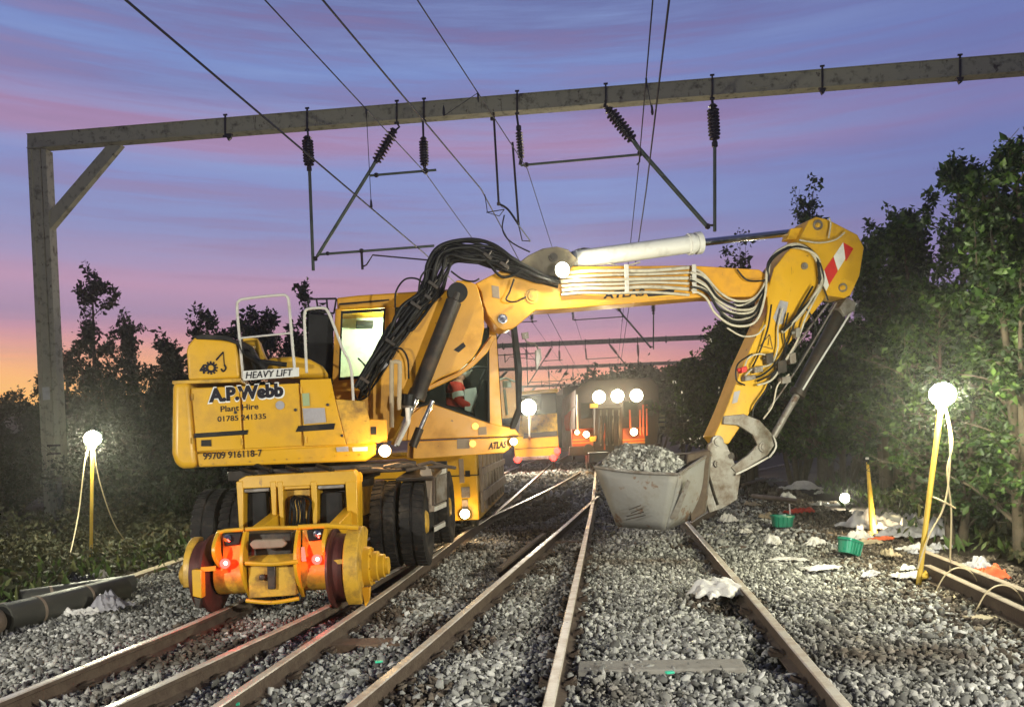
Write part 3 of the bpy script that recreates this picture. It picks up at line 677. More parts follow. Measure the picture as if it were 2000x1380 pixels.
# ------------------------------------------------------------------ overhead line
A7 = math.radians(7.0); TD = Vector((math.sin(A7), math.cos(A7), 0)); TR = Vector((math.cos(A7), -math.sin(A7), 0))
GB = G(110, 1012, 0.0); GP = Plane(GB, 97.0)
def insulator(mb, a, b, r, n=8, mi=0):
    a, b = Vector(a), Vector(b); l = (b - a).length; prof = [(0, r * .45), (l * .06, r * .75), (l * .1, r * .42)]
    for k in range(n):
        t = l * (.12 + .74 * k / n); dt = l * .74 / n
        prof += [(t, r * .48), (t + dt * .45, r), (t + dt * .6, r * .98), (t + dt * .75, r * .5)]
    prof += [(l * .88, r * .5), (l * .9, r * .85), (l * .93, r * .85), (l * .95, r * .4), (l, r * .35)]
    mb.lathe(a, b - a, prof, 16, mi)
def gantry():
    root = thing('gantry', GB, 'rusty boxed steel gantry spanning the whole photo, nearest and largest of the gantries', 'gantry', 'gantries over the tracks')
    tl, tr_ = GP(53, 263), GP(2000, 105); bl, br_ = GP(53, 289), GP(2000, 138)
    tdir = (tr_ - tl); end = 32.0 / tdir.length
    tl2 = tl + tdir * end; z2 = tl2.z; bl2 = bl + (br_ - bl) * end
    hb = (tl.z - bl.z)
    mb = MB(); mb.prism([tl, bl, bl2, tl2], -GP.n * .28)
    fl = MB(); o = GP.n * .035
    fl.prism([tl + o, tl2 + o, tl2 + o + UP * .02, tl + o + UP * .02], -GP.n * .35)
    fl.prism([bl + o - UP * .02, bl2 + o - UP * .02, bl2 + o, bl + o], -GP.n * .35)
    obj('beam', mb, 'gantry', root); obj('beam_flange', fl, 'gantry', root)
    for px in (440, 600, 775, 828, 1183, 1391, 1606, 1875, 1010):     # saddles and clamps over the beam
        f = (px - 53) / 1947; yt = 262 + (103 - 262) * f; yb = 291 + (141 - 291) * f
        a = GP(px, yt - 6, .05); b = GP(px, yb + 5, .05); c = MB()
        c.box((a + b) / 2, GP.d * .022, GP.n * .018, (a - b) / 2); c.box(a, GP.d * .055, GP.n * .02, UP * .02); c.box(b, GP.d * .06, GP.n * .03, UP * .025); obj('clamp', c, 'darksteel', root)
    for px in (330, 905, 1480):
        f0 = (px - 22 - 53) / 1947; f1 = (px + 22 - 53) / 1947; T0 = lambda f: 263 + (105 - 263) * f; B0 = lambda f: 289 + (138 - 289) * f
        c = MB(); c.prism([GP(px - 22, T0(f0) + 3, .01), GP(px + 22, T0(f1) + 3, .01), GP(px + 22, B0(f1) - 4, .01), GP(px - 22, B0(f0) - 4, .01)], -GP.n * .01)
        for dx in (-17, -10, -3, 4, 11, 18):
            for g_ in (.25, .75):
                fx = (px + dx - 53) / 1947; c.lathe(GP(px + dx, T0(fx) + (B0(fx) - T0(fx)) * g_, .01), GP.n, [(0, .022), (.02, .02)], 6)
        obj('splice_plate', c, 'gantry', root)
    for px in (445, 1606, 1875):
        f = (px - 53) / 1947; yb = 291 + (141 - 291) * f; c = MB(); c.prism([GP(px - 7, yb, .06), GP(px + 8, yb, .06), GP(px + 5, yb + 9, .06), GP(px, yb + 13, .06)], -GP.n * .08); obj('hanger_lug', c, 'darksteel', root)
    def post(dx):
        p = MB()
        def q(x, y, off=0): return GP(x, y, off) + dx
        p.prism([q(53, 291, 0), q(60, 291, 0), q(97, 1030, 0), q(88, 1030, 0)], -GP.n * .3)
        p.prism([q(60, 291, -.03), q(77, 291, -.03), q(112, 1030, -.03), q(97, 1030, -.03)], -GP.n * .2)
        p.prism([q(80, 291, 0), q(89, 291, 0), q(125, 1030, 0), q(115, 1030, 0)], -GP.n * .3)
        p.prism([q(77, 291, -.12), q(80, 291, -.12), q(115, 1030, -.12), q(112, 1030, -.12)], -GP.n * .1)
        return p
    obj('post', post(Vector((0, 0, 0))), 'gantry', root)
    rp = MB(); bt = bl2 - GP.d * .4; rp.box(Vector((bt.x, bt.y, bt.z / 2 - .1)), GP.d * .2, GP.n * .14, UP * (bt.z / 2 + .1))
    obj('post', rp, 'gantry', root)
    b = MB(); b.prism([GP(84, 428, -.05), GP(92, 456, -.05), GP(237, 283, -.05), GP(207, 285, -.05)], -GP.n * .18)
    b.prism([GP(84, 440, -.03), GP(90, 456, -.03), GP(236, 286, -.03), GP(228, 286, -.03)], -GP.n * .02)
    obj('brace', b, 'gantry', root)
    b = MB(); b.prism([bt - UP * 1.6, bt - UP * 1.9, bt - GP.d * 1.9, bt - GP.d * 1.6], -GP.n * .16); obj('brace', b, 'gantry', root)
    b = MB(); b.prism([GP(82, 756, .012), GP(96, 755, .012), GP(98, 780, .012), GP(84, 781, .012)], -GP.n * .01); obj('number_plate', b, 'white', root)
    b = MB()
    for y in (868, 930, 884): b.prism([GP(86 + (y - 756) * .05, y, .006), GP(118 + (y - 868) * .05, y - 1, .006), GP(118 + (y - 868) * .05, y + 3, .006), GP(86 + (y - 756) * .05, y + 4, .006)], -GP.n * .004)
    obj('strap', b, 'darksteel', root)
    return root
def cantilever(label, parts):
    root = thing('cantilever_arm', parts['at'], label, 'cantilever arm', 'cantilever arms hanging from the gantries')
    ins = [i for i in parts.get('ins', [])]
    for a, b, r in ins:
        mb = MB(); insulator(mb, a, b, r); obj('insulator', mb, 'insul', root, smooth=50)
    for pts, r, mat in parts['tubes']:
        mb = MB(); mb.tube(pts, r, 8); obj('tube', mb, mat, root, smooth=60)
    for a, r in parts.get('clamps', []):
        mb = MB(); mb.lathe(Vector(a) - UP * r, UP, [(0, r * .5), (r * .3, r), (r * 1.7, r), (r * 2, r * .5)], 8); obj('fitting', mb, 'darksteel', root, smooth=50)
    for pts, r in parts.get('hooks', []):
        mb = MB(); mb.tube(pts, r, 6); obj('hook', mb, 'darksteel', root, smooth=50)
    return root
def overhead():
    g = gantry(); q = GP
    k1 = cantilever('left drop tube and slanting tube with ribbed brown insulators, nearest one, over the excavator track', dict(at=q(600, 250),
        ins=[(q(600, 266), q(604, 326), .16 * 1.0), (q(771, 252), q(733, 318), .16)],
        tubes=[([q(604, 326), q(605, 345), q(612, 528)], .045, 'tube_green'), ([q(735, 312), q(728, 325), q(620, 500)], .05, 'tube_green'), ([q(620, 497), q(848, 480)], .035, 'tube_green'),
               ([q(706, 490), q(708, 526)], .035, 'darksteel'), ([q(710, 520), q(716, 517), q(728, 498), q(838, 508), q(842, 515)], .022, 'darksteel'), ([q(722, 343), q(852, 332)], .035, 'tube_green')],
        clamps=[(q(616, 505), .06), (q(640, 495), .05), (q(706, 490), .06), (q(735, 342), .06), (q(604, 330), .07)], hooks=[([q(600, 246, .03), q(602, 268)], .03), ([q(775, 240), q(780, 248), q(772, 255)], .03), ([q(612, 508), q(622, 498)], .035)]))
    k2 = cantilever('short upright insulator holding the end of the level tube, left of the centre drop rods', dict(at=q(827, 240),
        ins=[(q(827, 268), q(829, 326), .13)], tubes=[([q(826, 236), q(827, 270)], .03, 'darksteel'), ([q(829, 326), q(832, 340)], .04, 'darksteel')], clamps=[(q(831, 334), .07)]))
    k3 = cantilever('pair of thin dark drop rods ending in a little wire triangle', dict(at=q(965, 222), ins=[],
        tubes=[([q(964, 220), q(974, 398)], .03, 'darksteel'), ([q(1001, 278), q(1013, 440)], .03, 'darksteel'), ([q(1013, 440), q(1020, 470), q(1036, 471)], .016, 'darksteel'), ([q(1013, 440), q(1036, 471)], .018, 'white'),
               ([q(950, 415), q(985, 409), q(974, 398)], .015, 'wire'), ([q(947, 380), q(952, 415), q(975, 422), q(985, 409)], .012, 'wire')], clamps=[(q(961, 232), .05), (q(974, 398), .05)]))
    k4 = cantilever('nearest insulator arm with a long pale green slanting tube, above the white cylinder', dict(at=q(1183, 205),
        ins=[(q(1013, 250), q(1018, 312), .10), (q(1187, 212), q(1238, 276), .17), (q(1392, 204), q(1396, 276), .16)],
        tubes=[([q(1009, 222), q(1013, 252)], .03, 'darksteel'), ([q(1234, 270), q(1246, 288), q(1382, 443)], .06, 'tube_green'), ([q(1396, 276), q(1396, 452)], .045, 'tube_green'), ([q(1017, 323), q(1248, 302)], .035, 'tube_green')],
        clamps=[(q(1250, 300), .07), (q(1382, 442), .07), (q(1028, 322), .06), (q(1013, 250), .07), (q(1396, 282), .08)], hooks=[([q(1183, 196), q(1180, 210), q(1190, 216)], .035), ([q(1390, 186), q(1392, 206)], .035), ([q(1382, 440), q(1396, 440)], .03), ([q(1250, 300), q(1249, 316), q(1244, 322)], .02), ([q(1018, 310), q(1016, 322)], .05)]))
    labs = ['second gantry, seen through the gap under the excavator boom', 'third gantry, its beam crossing the pink sky just under the boom', 'fourth gantry, low over the train lights', 'farthest gantry, a thin line at the sunset horizon']
    for i, dist in enumerate((30.0, 58.0, 87.0, 128.0)):
        dup(g, GB + TD * dist, labs[i])
        if i < 3:
            pos = ['second', 'third', 'fourth'][i]
            dup(k1, q(600, 250) + TD * dist, 'slanting insulator arm over the left track on the %s gantry' % pos)
            dup(k4, q(1183, 205) + TD * dist, 'insulator arm over the right track on the %s gantry' % pos)
            dup(k2, q(827, 240) + TD * dist, 'short upright insulator over the middle on the %s gantry' % pos)
    def wire(name, near, gp, label, r=.012, far=160.0, fall=0.0, nodrop=False):
        z = gp.z; d = ray(*near); a = CAM + d * ((z - CAM.z) / d.z); back = (a - gp); a2 = a + back * .9
        mb = MB(); mb.tube([a2, a, gp, gp + TD * 30 + UP * fall, gp + TD * 58, gp + TD * far], r, 5); o = obj(name, mb, 'wire', smooth=60); tag(o, label, 'overhead wire', 'overhead line wires'); return a, gp
    w1 = wire('contact_wire', (245, 0), q(828, 494), 'contact wire of the left track, crossing in front of the gantry beam', .018)
    w2 = wire('catenary_wire', (517, 0), q(831, 338), 'upper catenary wire of the left track, running to the short upright insulator', .014)
    w3 = wire('contact_wire', (630, 0), q(940, 370), 'thick contact wire of the middle track, running to the thin drop rods', .018)
    w4 = wire('catenary_wire', (815, 0), q(1030, 330), 'thin catenary wire above the middle track, right of the thick one', .012)
    w5 = wire('catenary_wire', (1275, 0), q(1248, 318), 'catenary wire of the right track, left one of the near-vertical pair', .014)
    w6 = wire('contact_wire', (1307, 0), q(1262, 372), 'contact wire of the right track, right one of the near-vertical pair', .018)
    def dropper(a, b, label):
        mb = MB(); mb.tube([a, b], .008, 5); mb.lathe(Vector(b), UP, [(0, .02), (.05, .03), (.16, .02), (.22, .006)], 8); mb.lathe(Vector(a) - UP * .2, UP, [(0, .006), (.1, .02), (.2, .02)], 8)
        tag(obj('dropper', mb, 'wire', smooth=60), label, 'dropper wire', 'droppers between the overhead wires')
    def at(w, f): return w[0].lerp(w[1], f)
    for (px, y0, y1, c, k, lab) in ((715, 212, 402, w2, w1, 'dropper crossing the gantry beam between the two left track wires'), (933, 182, 370, w4, w3, 'dropper down to the thick middle wire left of the drop rods'),
                                    (1262, 165, 352, w5, w6, 'dropper between the near-vertical pair of wires on the right')):
        # the point of each wire that this dropper joins
        best = min((abs((at(c, f / 200) - CAM).dot(Rv) / (at(c, f / 200) - CAM).dot(Fv) * F + 1000 - px), f / 200) for f in range(201))[1]
        a = at(c, best); b = min((at(k, f / 200) for f in range(230)), key=lambda p: abs(p.y - a.y)); b = Vector((a.x * .4 + b.x * .6, a.y, b.z))
        dropper(a, b, lab)
    # the sagging jumper that curls down behind the boom
    mb = MB(); mb.tube([q(974, 398), q(992, 409), q(1013, 439)], .03, 6, smooth=5); mb.tube([q(985, 420), q(981, 445), q(990, 465), q(1010, 480), q(1035, 492)], .02, 6, smooth=6)
    tag(obj('jumper_wire', mb, 'wire', smooth=60), 'curled jumper wire hanging down behind the boom hoses from the drop rods', 'jumper wire')

# ------------------------------------------------------------------ the excavator
S = Vector((-2.45, 10.5, 0)); EP = Plane(S, 78.0)
UA = math.radians(1.5); UF = Vector((math.sin(UA), math.cos(UA), 0)); UR = Vector((math.cos(UA), -math.sin(UA), 0))
def U(x, y, z): return S + UR * x + UF * y + UP * z
def epoly(pts, off): return [EP(x, y, off) for x, y in pts]
def tyre_mb(c, w, r, ax):
    mb = MB(); h = w / 2
    prof = [(-h * .72, r * .56), (-h * .9, r * .60), (-h, r * .78), (-h * .96, r * .92), (-h * .82, r * .975), (-h * .1, r * .985), (-h * .08, r * .955), (h * .08, r * .955), (h * .1, r * .985), (h * .82, r * .975), (h * .96, r * .92), (h, r * .78), (h * .9, r * .60), (h * .72, r * .56)]
    mb.lathe(c, ax, prof, 48)
    a = Vector(ax).normalized(); u = UP; v = a.cross(u)
    n = 38
    for k in range(n):
        for s in (-1, 1):
            an = 2 * PI * (k + (.5 if s > 0 else 0)) / n; d = u * math.cos(an) + v * math.sin(an); t = -u * math.sin(an) + v * math.cos(an)
            mb.box(Vector(c) + a * s * h * .52 + d * r * .985, (a * h * .38 + t * s * .008), t * r * .048, d * r * .018)
    return mb
def flange_wheel(c, s, r=.34):      # s: +1 if the flange lies towards -ax
    mb = MB(); prof = [(-.075, r * .55), (-.07, r + .045), (-.045, r + .05), (-.035, r + .03), (-.03, r), (.075, r - .008), (.08, r * .9), (.06, r * .82), (.045, r * .45), (.05, r * .2)]
    prof = [(-.05, r * .2), (-.04, r * .5)] + prof
    mb.lathe(c, UR * s, prof, 40); return mb
def decal(root, name, pts, off, mat, thick=.004, label=None):
    mb = MB(); mb.prism([EP(x, y, off) for x, y in pts], -EP.n * thick); return obj(name, mb, mat, root, smooth=0, label=label)
def excavator():
    X = thing('road_rail_excavator', Vector((S.x, S.y, .14)), 'big yellow excavator on rail wheels with black lettering, lifting a bucket full of ballast', 'excavator')
    R = lambda *a, **k: obj(*a, **k)
    # ---- upper body
    O = 1.2
    mb = MB(); mb.prism(epoly([(372, 757), (646, 746), (655, 780), (735, 866), (735, 884), (384, 883)], O - .02), -EP.n * 2.3)
    mb.prism(epoly([(384, 885), (735, 865), (735, 886), (715, 900), (388, 912)], O - .005), -EP.n * 2.33)
    body = R('bodywork', mb, 'yellow', X, bevel=.02)
    mb = MB(); mb.prism(epoly([(336, 745), (371, 744), (383, 884), (386, 914), (356, 915), (341, 908), (334, 885)], O + .01), -EP.n * 2.4)
    cw = R('counterweight', mb, 'yellow', X, bevel=.07, seg=4)
    mb = MB(); mb.prism(epoly([(336, 743), (470, 738), (470, 746), (336, 750)], O), -EP.n * 2.2); R('body_top_plate', mb, 'yellow2', X, bevel=.01)
    # doors in the flank
    for pts in ([(373, 758), (468, 753), (475, 879), (384, 883)], [(470, 753), (584, 747), (590, 872), (477, 878)]):
        mb = MB(); mb.prism(epoly([(pts[0][0] + 1, pts[0][1] + 1), (pts[1][0] - 1, pts[1][1] + 1), (pts[2][0] - 1, pts[2][1] - 2), (pts[3][0] + 1, pts[3][1] - 2)], O + .012), -EP.n * .03); R('side_door', mb, 'yellow', body, bevel=.006)
    mb = MB(); mb.prism(epoly([(586, 741), (646, 739), (654, 778), (676, 868), (594, 871)], O + .010), -EP.n * .03); R('side_panel', mb, 'yellow', body, bevel=.006)
    mb = MB(); mb.prism(epoly([(655, 779), (712, 783), (722, 819), (728, 862), (676, 868)], O - .0), -EP.n * .5); R('front_panel', mb, 'yellow2', X, bevel=.01)
    mb = MB(); mb.prism(epoly([(720, 818), (756, 819), (757, 864), (722, 864)], O - .0), -EP.n * .4); bx = R('battery_box', mb, 'orange', X, bevel=.01)
    decal(X, 'label_plate', [(724, 833), (735, 833), (735, 848), (724, 848)], O + .006, 'dark_trim')
    for px, py in ((375, 775), (376, 860), (471, 770), (473, 862), (588, 762), (597, 858)):
        mb = MB(); c = EP(px, py, O + .022); mb.cyl(c - UP * .035, c + UP * .035, .011, 8); R('hinge', mb, 'yellow2', body)
    for px, py in ((460, 805), (577, 800), (640, 790), (668, 850)):
        mb = MB(); c = EP(px, py, O + .016); mb.lathe(c, EP.n, [(0, .018), (.008, .018), (.01, .010)], 12); R('door_latch', mb, 'darksteel', body)
    mb = MB()
    for k in range(14):
        c = EP(392 + 24 * k, 907 - 1.55 * k, O + .0); mb.lathe(c, EP.n, [(0, .010), (.008, .009)], 8)
    R('bolt_row', mb, 'yellow2', body); body.children[-1]['kind'] = 'stuff'
    # black bars and small plates
    decal(X, 'black_strip', [(379, 846), (485, 839), (483, 848), (379, 855)], O + .022, 'black'); decal(X, 'black_strip', [(583, 831), (655, 826), (652, 838), (577, 843)], O + .022, 'black')
    decal(X, 'door_handle', [(393, 859), (412, 858), (413, 871), (393, 871)], O + .024, 'black')
    decal(X, 'notice_plate', [(591, 797), (634, 796), (637, 824), (594, 828)], O + .022, 'greybag'); decal(X, 'notice_plate', [(590, 768), (604, 767), (605, 792), (592, 793)], O + .022, surf('green_notice', (.30, .38, .20), .5, dirt=(.4, .4, .3)))
    decal(X, 'notice_plate', [(656, 873), (680, 871), (681, 881), (658, 882)], O + .012, 'greybag'); decal(X, 'notice_plate', [(688, 873), (718, 872), (718, 880), (689, 881)], O + .012, 'white')
    mb = MB(); c = EP(547, 791, O + .014); mb.lathe(c, EP.n, [(0, .05), (.008, .05)], 24); R('round_sticker', mb, 'greybag', X)
    def letter(name, s, x0, y0, x1, y1, hpx, off, mat, bold=0.0, lift=0.0):
        a = EP(x0, y0, off); b = EP(x1, y1, off); h = (EP(x0, y0 - hpx, off) - a)
        upv = UP; mbx = text_mb(s, a, b, upv, h.length, EP.n, bold, .002 + lift); return R(name, mbx, mat, X, smooth=0)
    letter('lettering', 'A.P.Webb', 405, 786, 557, 774, 27, O + .013, 'white_ink', .075, .000)
    letter('lettering', 'A.P.Webb', 408, 784, 554, 772, 24, O + .013, 'ink', .058, .003)
    letter('lettering', 'Plant Hire', 431, 804, 505, 798, 11, O + .013, 'ink', .02)
    letter('lettering', '01785 241335', 425, 823, 520, 817, 10, O + .013, 'ink', .02)
    letter('lettering', '99709 916118-7', 397, 897, 512, 890, 13, O + .004, 'ink', .012)
    # hood box with the gear and hook sign
    mb = MB(); mb.prism(epoly([(368, 742), (364, 684), (367, 674), (380, 658), (420, 662), (462, 668), (468, 738)], O - .05), -EP.n * .75); hood = R('hood', mb, 'yellow', X, bevel=.025, seg=3)
    mb = MB(); mb.prism(epoly([(378, 656), (396, 652), (446, 655), (466, 668), (474, 690), (462, 672), (440, 664), (384, 662)], O - .03), -EP.n * .8); R('hood_rim', mb, 'black', hood, bevel=.008)
    letter('lettering', '4', 390, 729, 402, 728, 16, O - .045, 'ink', .05)
    mb = MB(); c = EP(412, 718, O - .045)
    prof = MB()
    for k in range(12):
        an = 2 * PI * k / 12; d = EP.d * math.cos(an) + UP * math.sin(an); t = -EP.d * math.sin(an) + UP * math.cos(an); mb.box(c + d * .062, d * .014, t * .009, EP.n * .004)
    for k in range(20):
        a0 = 2 * PI * k / 20; a1 = 2 * PI * (k + 1) / 20
        def cc(an, r): return c + (EP.d * math.cos(an) + UP * math.sin(an)) * r + EP.n * .004
        mb.add([cc(a0, .030), cc(a0, .056), cc(a1, .056), cc(a1, .030)], [(0, 1, 2, 3)])
    R('gear_emblem', mb, 'ink', X, smooth=0)
    mb = MB(); mb.tube([EP(422, 703, O - .044), EP(436, 687, O - .044)], .009, 6); mb.tube([EP(436, 687, O - .044), EP(438, 712, O - .044)], .005, 6)
    mb.tube([EP(438, 712, O - .044), EP(441, 719, O - .044), EP(436, 725, O - .044), EP(432, 720, O - .044)], .010, 6, smooth=4); R('crane_emblem', mb, 'ink', X)
    # hood tops, engine cover and black machinery behind the rail
    mb = MB(); mb.prism(epoly([(470, 735), (472, 690), (462, 664), (478, 668), (492, 676), (505, 700), (512, 735)], .75), -EP.n * .5); R('engine_block', mb, 'darksteel', X, bevel=.01)
    for a, b, r in (((478, 690), (520, 720), .05), ((488, 680), (500, 735), .035), ((500, 705), (560, 712), .03)):
        mb = MB(); mb.tube([EP(*a, .85), EP(*b, .85)], r, 10); R('engine_pipe', mb, 'black', X)
    mb = MB(); mb.prism(epoly([(474, 658), (503, 660), (512, 685), (520, 700), (508, 703), (497, 676), (474, 668)], .3), -EP.n * .45); R('air_duct', mb, 'yellow', X, bevel=.015)
    mb = MB(); mb.prism(epoly([(515, 738), (517, 704), (530, 697), (575, 695), (606, 701), (630, 714), (640, 728), (640, 738)], .5), -EP.n * 1.2); R('engine_cover', mb, 'yellow', X, bevel=.06, seg=4)
    mb = MB(); mb.prism(epoly([(474, 724), (584, 717), (584, 735), (474, 743)], O - .04), -EP.n * .015); sg = R('sign_board', mb, 'white', X, bevel=.003)
    a = EP(480, 739, O - .035); mbx = text_mb('HEAVY LIFT', a, EP(570, 733, O - .035), UP + EP.d * .18, (EP(480, 726, O - .035) - a).length, EP.n, .012, .002); R('lettering', mbx, 'ink', X, smooth=0)
    # handrails
    for pts, off in (([(475, 740), (466, 640), (463, 600), (466, 588), (480, 583), (545, 576), (559, 578), (564, 590), (569, 650), (576, 726)], O - .1), ([(599, 728), (595, 640), (595, 612), (602, 603), (630, 601), (639, 606), (650, 630), (668, 678), (684, 712), (689, 760), (691, 820), (687, 830)], O - .1)):
        mb = MB(); mb.tube(epoly(pts, off), .017, 8, smooth=3); R('handrail', mb, 'rail_white', X, smooth=60)
    mb = MB(); mb.tube([EP(470, 660, O - .1), EP(569, 650, O - .1)], .012, 8); R('handrail_bar', mb, 'rail_white', X, smooth=60)
    mb = MB(); mb.tube(epoly([(765, 834), (765, 715), (768, 707), (777, 707), (781, 715), (779, 800)], .75), .028, 10, smooth=3); R('grab_rail', mb, 'wood_pale', X, smooth=60)
    # ---- boom
    low = [(700, 812), (712, 748), (758, 690), (800, 635), (853, 586), (893, 547), (914, 548), (932, 556), (944, 600), (946, 640), (940, 672), (925, 698), (899, 722), (860, 738), (832, 756), (812, 790), (790, 850), (745, 862), (720, 838)]
    mb = MB(); mb.prism(epoly(low, .24), -EP.n * .48); bl_ = R('boom', mb, 'orange', X, bevel=.012, label='lower section of the boom')
    mb = MB(); lip = [(928, 698), (960, 655), (967, 660), (952, 688), (925, 715), (895, 735), (868, 748), (838, 762), (834, 754), (868, 738), (899, 724)]; mb.prism(epoly(lip, .10), -EP.n * .2); R('boom_lip', mb, 'orange', bl_, bevel=.01)
    mb = MB(); mb.prism(epoly([(886, 683), (905, 668), (910, 676), (896, 688)], .245), -EP.n * .03); R('boom_hole', mb, 'black', bl_)
    upb = [(929, 553), (972, 531), (1010, 514), (1040, 520), (1085, 522), (1115, 520), (1350, 518), (1483, 526), (1502, 540), (1502, 580), (1385, 579), (1115, 602), (1046, 606), (1010, 636), (1000, 642), (984, 645), (972, 640), (953, 614), (944, 590), (940, 570)]
    mb = MB(); mb.prism(epoly(upb, .21), -EP.n * .40); bu = R('boom', mb, 'orange', X, bevel=.012, label='upper section of the boom')
    mb = MB(); mb.prism(epoly([(1006, 518), (1033, 498), (1060, 485), (1088, 481), (1110, 487), (1128, 505), (1112, 530), (1075, 540), (1035, 535)], .26), -EP.n * .12); mb.prism(epoly([(1006, 518), (1033, 498), (1060, 485), (1088, 481), (1110, 487), (1128, 505), (1112, 530), (1075, 540), (1035, 535)], -.12), -EP.n * .12); R('cylinder_lug', mb, surf('oily_lug', (.13, .105, .06), .5, dirt=(.05, .04, .03), dirt_amt=.8, scale=8), bu, bevel=.012)
    def pin(px, py, off, r, mat='steel', par=X, d=.05, nm='pin'):
        mb = MB(); c = EP(px, py, off); mb.lathe(c, EP.n, [(-.02, r), (d * .6, r), (d * .62, r * .7), (d, r * .66)], 20); return R(nm, mb, mat, par, smooth=40)
    pin(981, 623, .21, .065, 'chrome', bu); pin(1080, 503, .27, .06, 'darksteel', bu); pin(893, 572, .3, .12, 'black', bl_, .1); pin(893, 572, .4, .055, 'steel', bl_, .04)
    pin(1040, 578, .21, .10, 'yellow2', bu, .02); 
    decal(bu, 'notice_plate', [(960, 557), (974, 559), (976, 583), (962, 580)], .214, 'palepipe'); mb = MB(); mb.prism(epoly([(1110, 590), (1320, 572), (1320, 578), (1110, 597)], .215), -EP.n * .005)
    R('stripe', mb, 'yellow', bu); decal(bu, 'stripe', [(1262, 570), (1318, 564), (1315, 575), (1266, 579)], .216, 'ink')
    a = EP(1178, 583, .214); mbx = text_mb('ATLAS', a, EP(1258, 577, .214), UP + EP.d * .2, (EP(1178, 570, .214) - a).length, EP.n, .03, .003); R('lettering', mbx, 'ink', X, smooth=0)
    # boom ram (dark) and rod
    for off in (.42, -.42):
        mb = MB(); a, b = EP(893, 572, off), EP(812, 778, off); l = (b - a).length
        mb.lathe(a, b - a, [(0, .07), (.10, .075), (.12, .105), (l - .12, .105), (l - .1, .12), (l, .12)], 20); cy = R('ram_barrel', mb, 'darksteel', X, smooth=40)
        mb = MB(); mb.cyl(b, EP(770, 870, off), .05, 14); R('ram_rod', mb, 'chrome', cy)
        mb = MB(); c = EP(893, 572, off); mb.lathe(c - EP.n * .06, EP.n, [(0, .13), (.12, .13)], 20); R('ram_eye', mb, 'black', cy)
    mb = MB(); mb.cyl(EP(845, 782, .5), EP(820, 838, .5), .03, 12); rr_ = R('ram_rod', mb, 'chrome', X); mb = MB(); mb.cyl(EP(820, 836, .5), EP(806, 872, .5), .055, 12); R('ram_barrel', mb, 'darksteel', rr_)
    mb = MB(); mb.cyl(EP(795, 792, .55), EP(797, 770, .55), .09, 14); mb.cyl(EP(790, 812, .5), EP(795, 790, .55), .05, 12); R('swivel', mb, 'black', X)
    mb = MB(); mb.lathe(EP(795, 795, .52), UP, [(-.01, .09), (.012, .095), (.03, .09)], 16); R('swivel_ring', mb, 'steel', X)
    # white arm cylinder
    a, b = EP(1118, 508, 0), EP(1368, 474, 0); l = (b - a).length
    mb = MB(); mb.lathe(a, b - a, [(0, .08), (.04, .125), (.25, .128), (l - .20, .128), (l - .19, .155), (l - .13, .155), (l - .125, .13), (l - .08, .13), (l - .075, .16), (l, .16), (l + .01, .09)], 28); ac = R('arm_cylinder', mb, 'white', X, smooth=40)
    mb = MB(); mb.cyl(b, EP(1565, 452, 0), .055, 18); R('piston_rod', mb, 'chrome', ac)
    mb = MB(); mb.tube(epoly([(1105, 500), (1140, 485), (1200, 492), (1330, 470)], -.12), .012, 6, smooth=4); R('oil_pipe', mb, 'hose', ac)
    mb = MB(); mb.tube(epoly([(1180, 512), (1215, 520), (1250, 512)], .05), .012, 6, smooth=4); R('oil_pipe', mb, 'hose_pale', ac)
    # ---- arm
    arm = [(1574, 443), (1580, 430), (1594, 423), (1617, 428), (1675, 458), (1688, 483), (1679, 539), (1662, 576), (1650, 582), (1615, 576), (1604, 592), (1538, 675), (1503, 750), (1424, 866), (1408, 868), (1395, 852), (1417, 803), (1452, 712), (1498, 612), (1500, 565), (1512, 524), (1535, 494), (1560, 470)]
    mb = MB(); mb.prism(epoly(arm, .20), -EP.n * .38); am = R('arm', mb, 'yellow', X, bevel=.014)
    mb = MB(); mb.prism(epoly([(1538, 467), (1545, 446), (1575, 442), (1585, 455), (1570, 468)], .09), -EP.n * .18); R('rod_eye', mb, 'yellow', ac, bevel=.01)
    pin(1596, 440, .20, .075, 'steel', am); pin(1596, 440, .235, .035, 'yellow2', am); pin(1645, 562, .20, .065, 'steel', am); pin(1645, 562, .24, .035, 'yellow', am); pin(1400, 862, .21, .09, 'steel', am, .06); pin(1570, 520, .20, .05, 'steel', am)
    mb = MB(); mb.prism(epoly([(1510, 620), (1524, 586), (1540, 590), (1530, 632), (1518, 634)], .206), -EP.n * .01); R('notice_plate', mb, 'greybag', am)
    for pts, mt in (([(1647, 473), (1667, 485), (1652, 511), (1650, 490)], 'redpaint'), ([(1647, 473), (1651, 505), (1637, 528), (1628, 501)], 'white_ink'), ([(1628, 501), (1636, 530), (1620, 556), (1610, 527)], 'redpaint'), ([(1610, 527), (1619, 557), (1614, 568), (1604, 548)], 'white_ink')):
        decal(am, 'chevron_stripe', pts, .206, mt)
    tri = [(1503, 653), (1485, 675), (1509, 681)]
    mb = MB()
    for i in range(3):
        p, q = tri[i], tri[(i + 1) % 3]; mb.tube([EP(*p, .207), EP(*q, .207)], .006, 4)
    mb.tube([EP(1502, 660, .207), EP(1500, 674, .207)], .005, 4); R('warning_triangle', mb, 'ink', am)
    decal(am, 'notice_plate', [(1434, 765), (1446, 762), (1440, 785), (1430, 788)], .206, 'greybag')
    # bucket ram on the outer side of the arm, with its pipes
    mb = MB(); a, b = EP(1652, 588, .02), EP(1556, 772, .02); l = (b - a).length; mb.lathe(a, b - a, [(0, .05), (.08, .095), (l - .1, .095), (l - .08, .115), (l, .115)], 22); bc = R('bucket_cylinder', mb, 'darksteel', X, smooth=40)
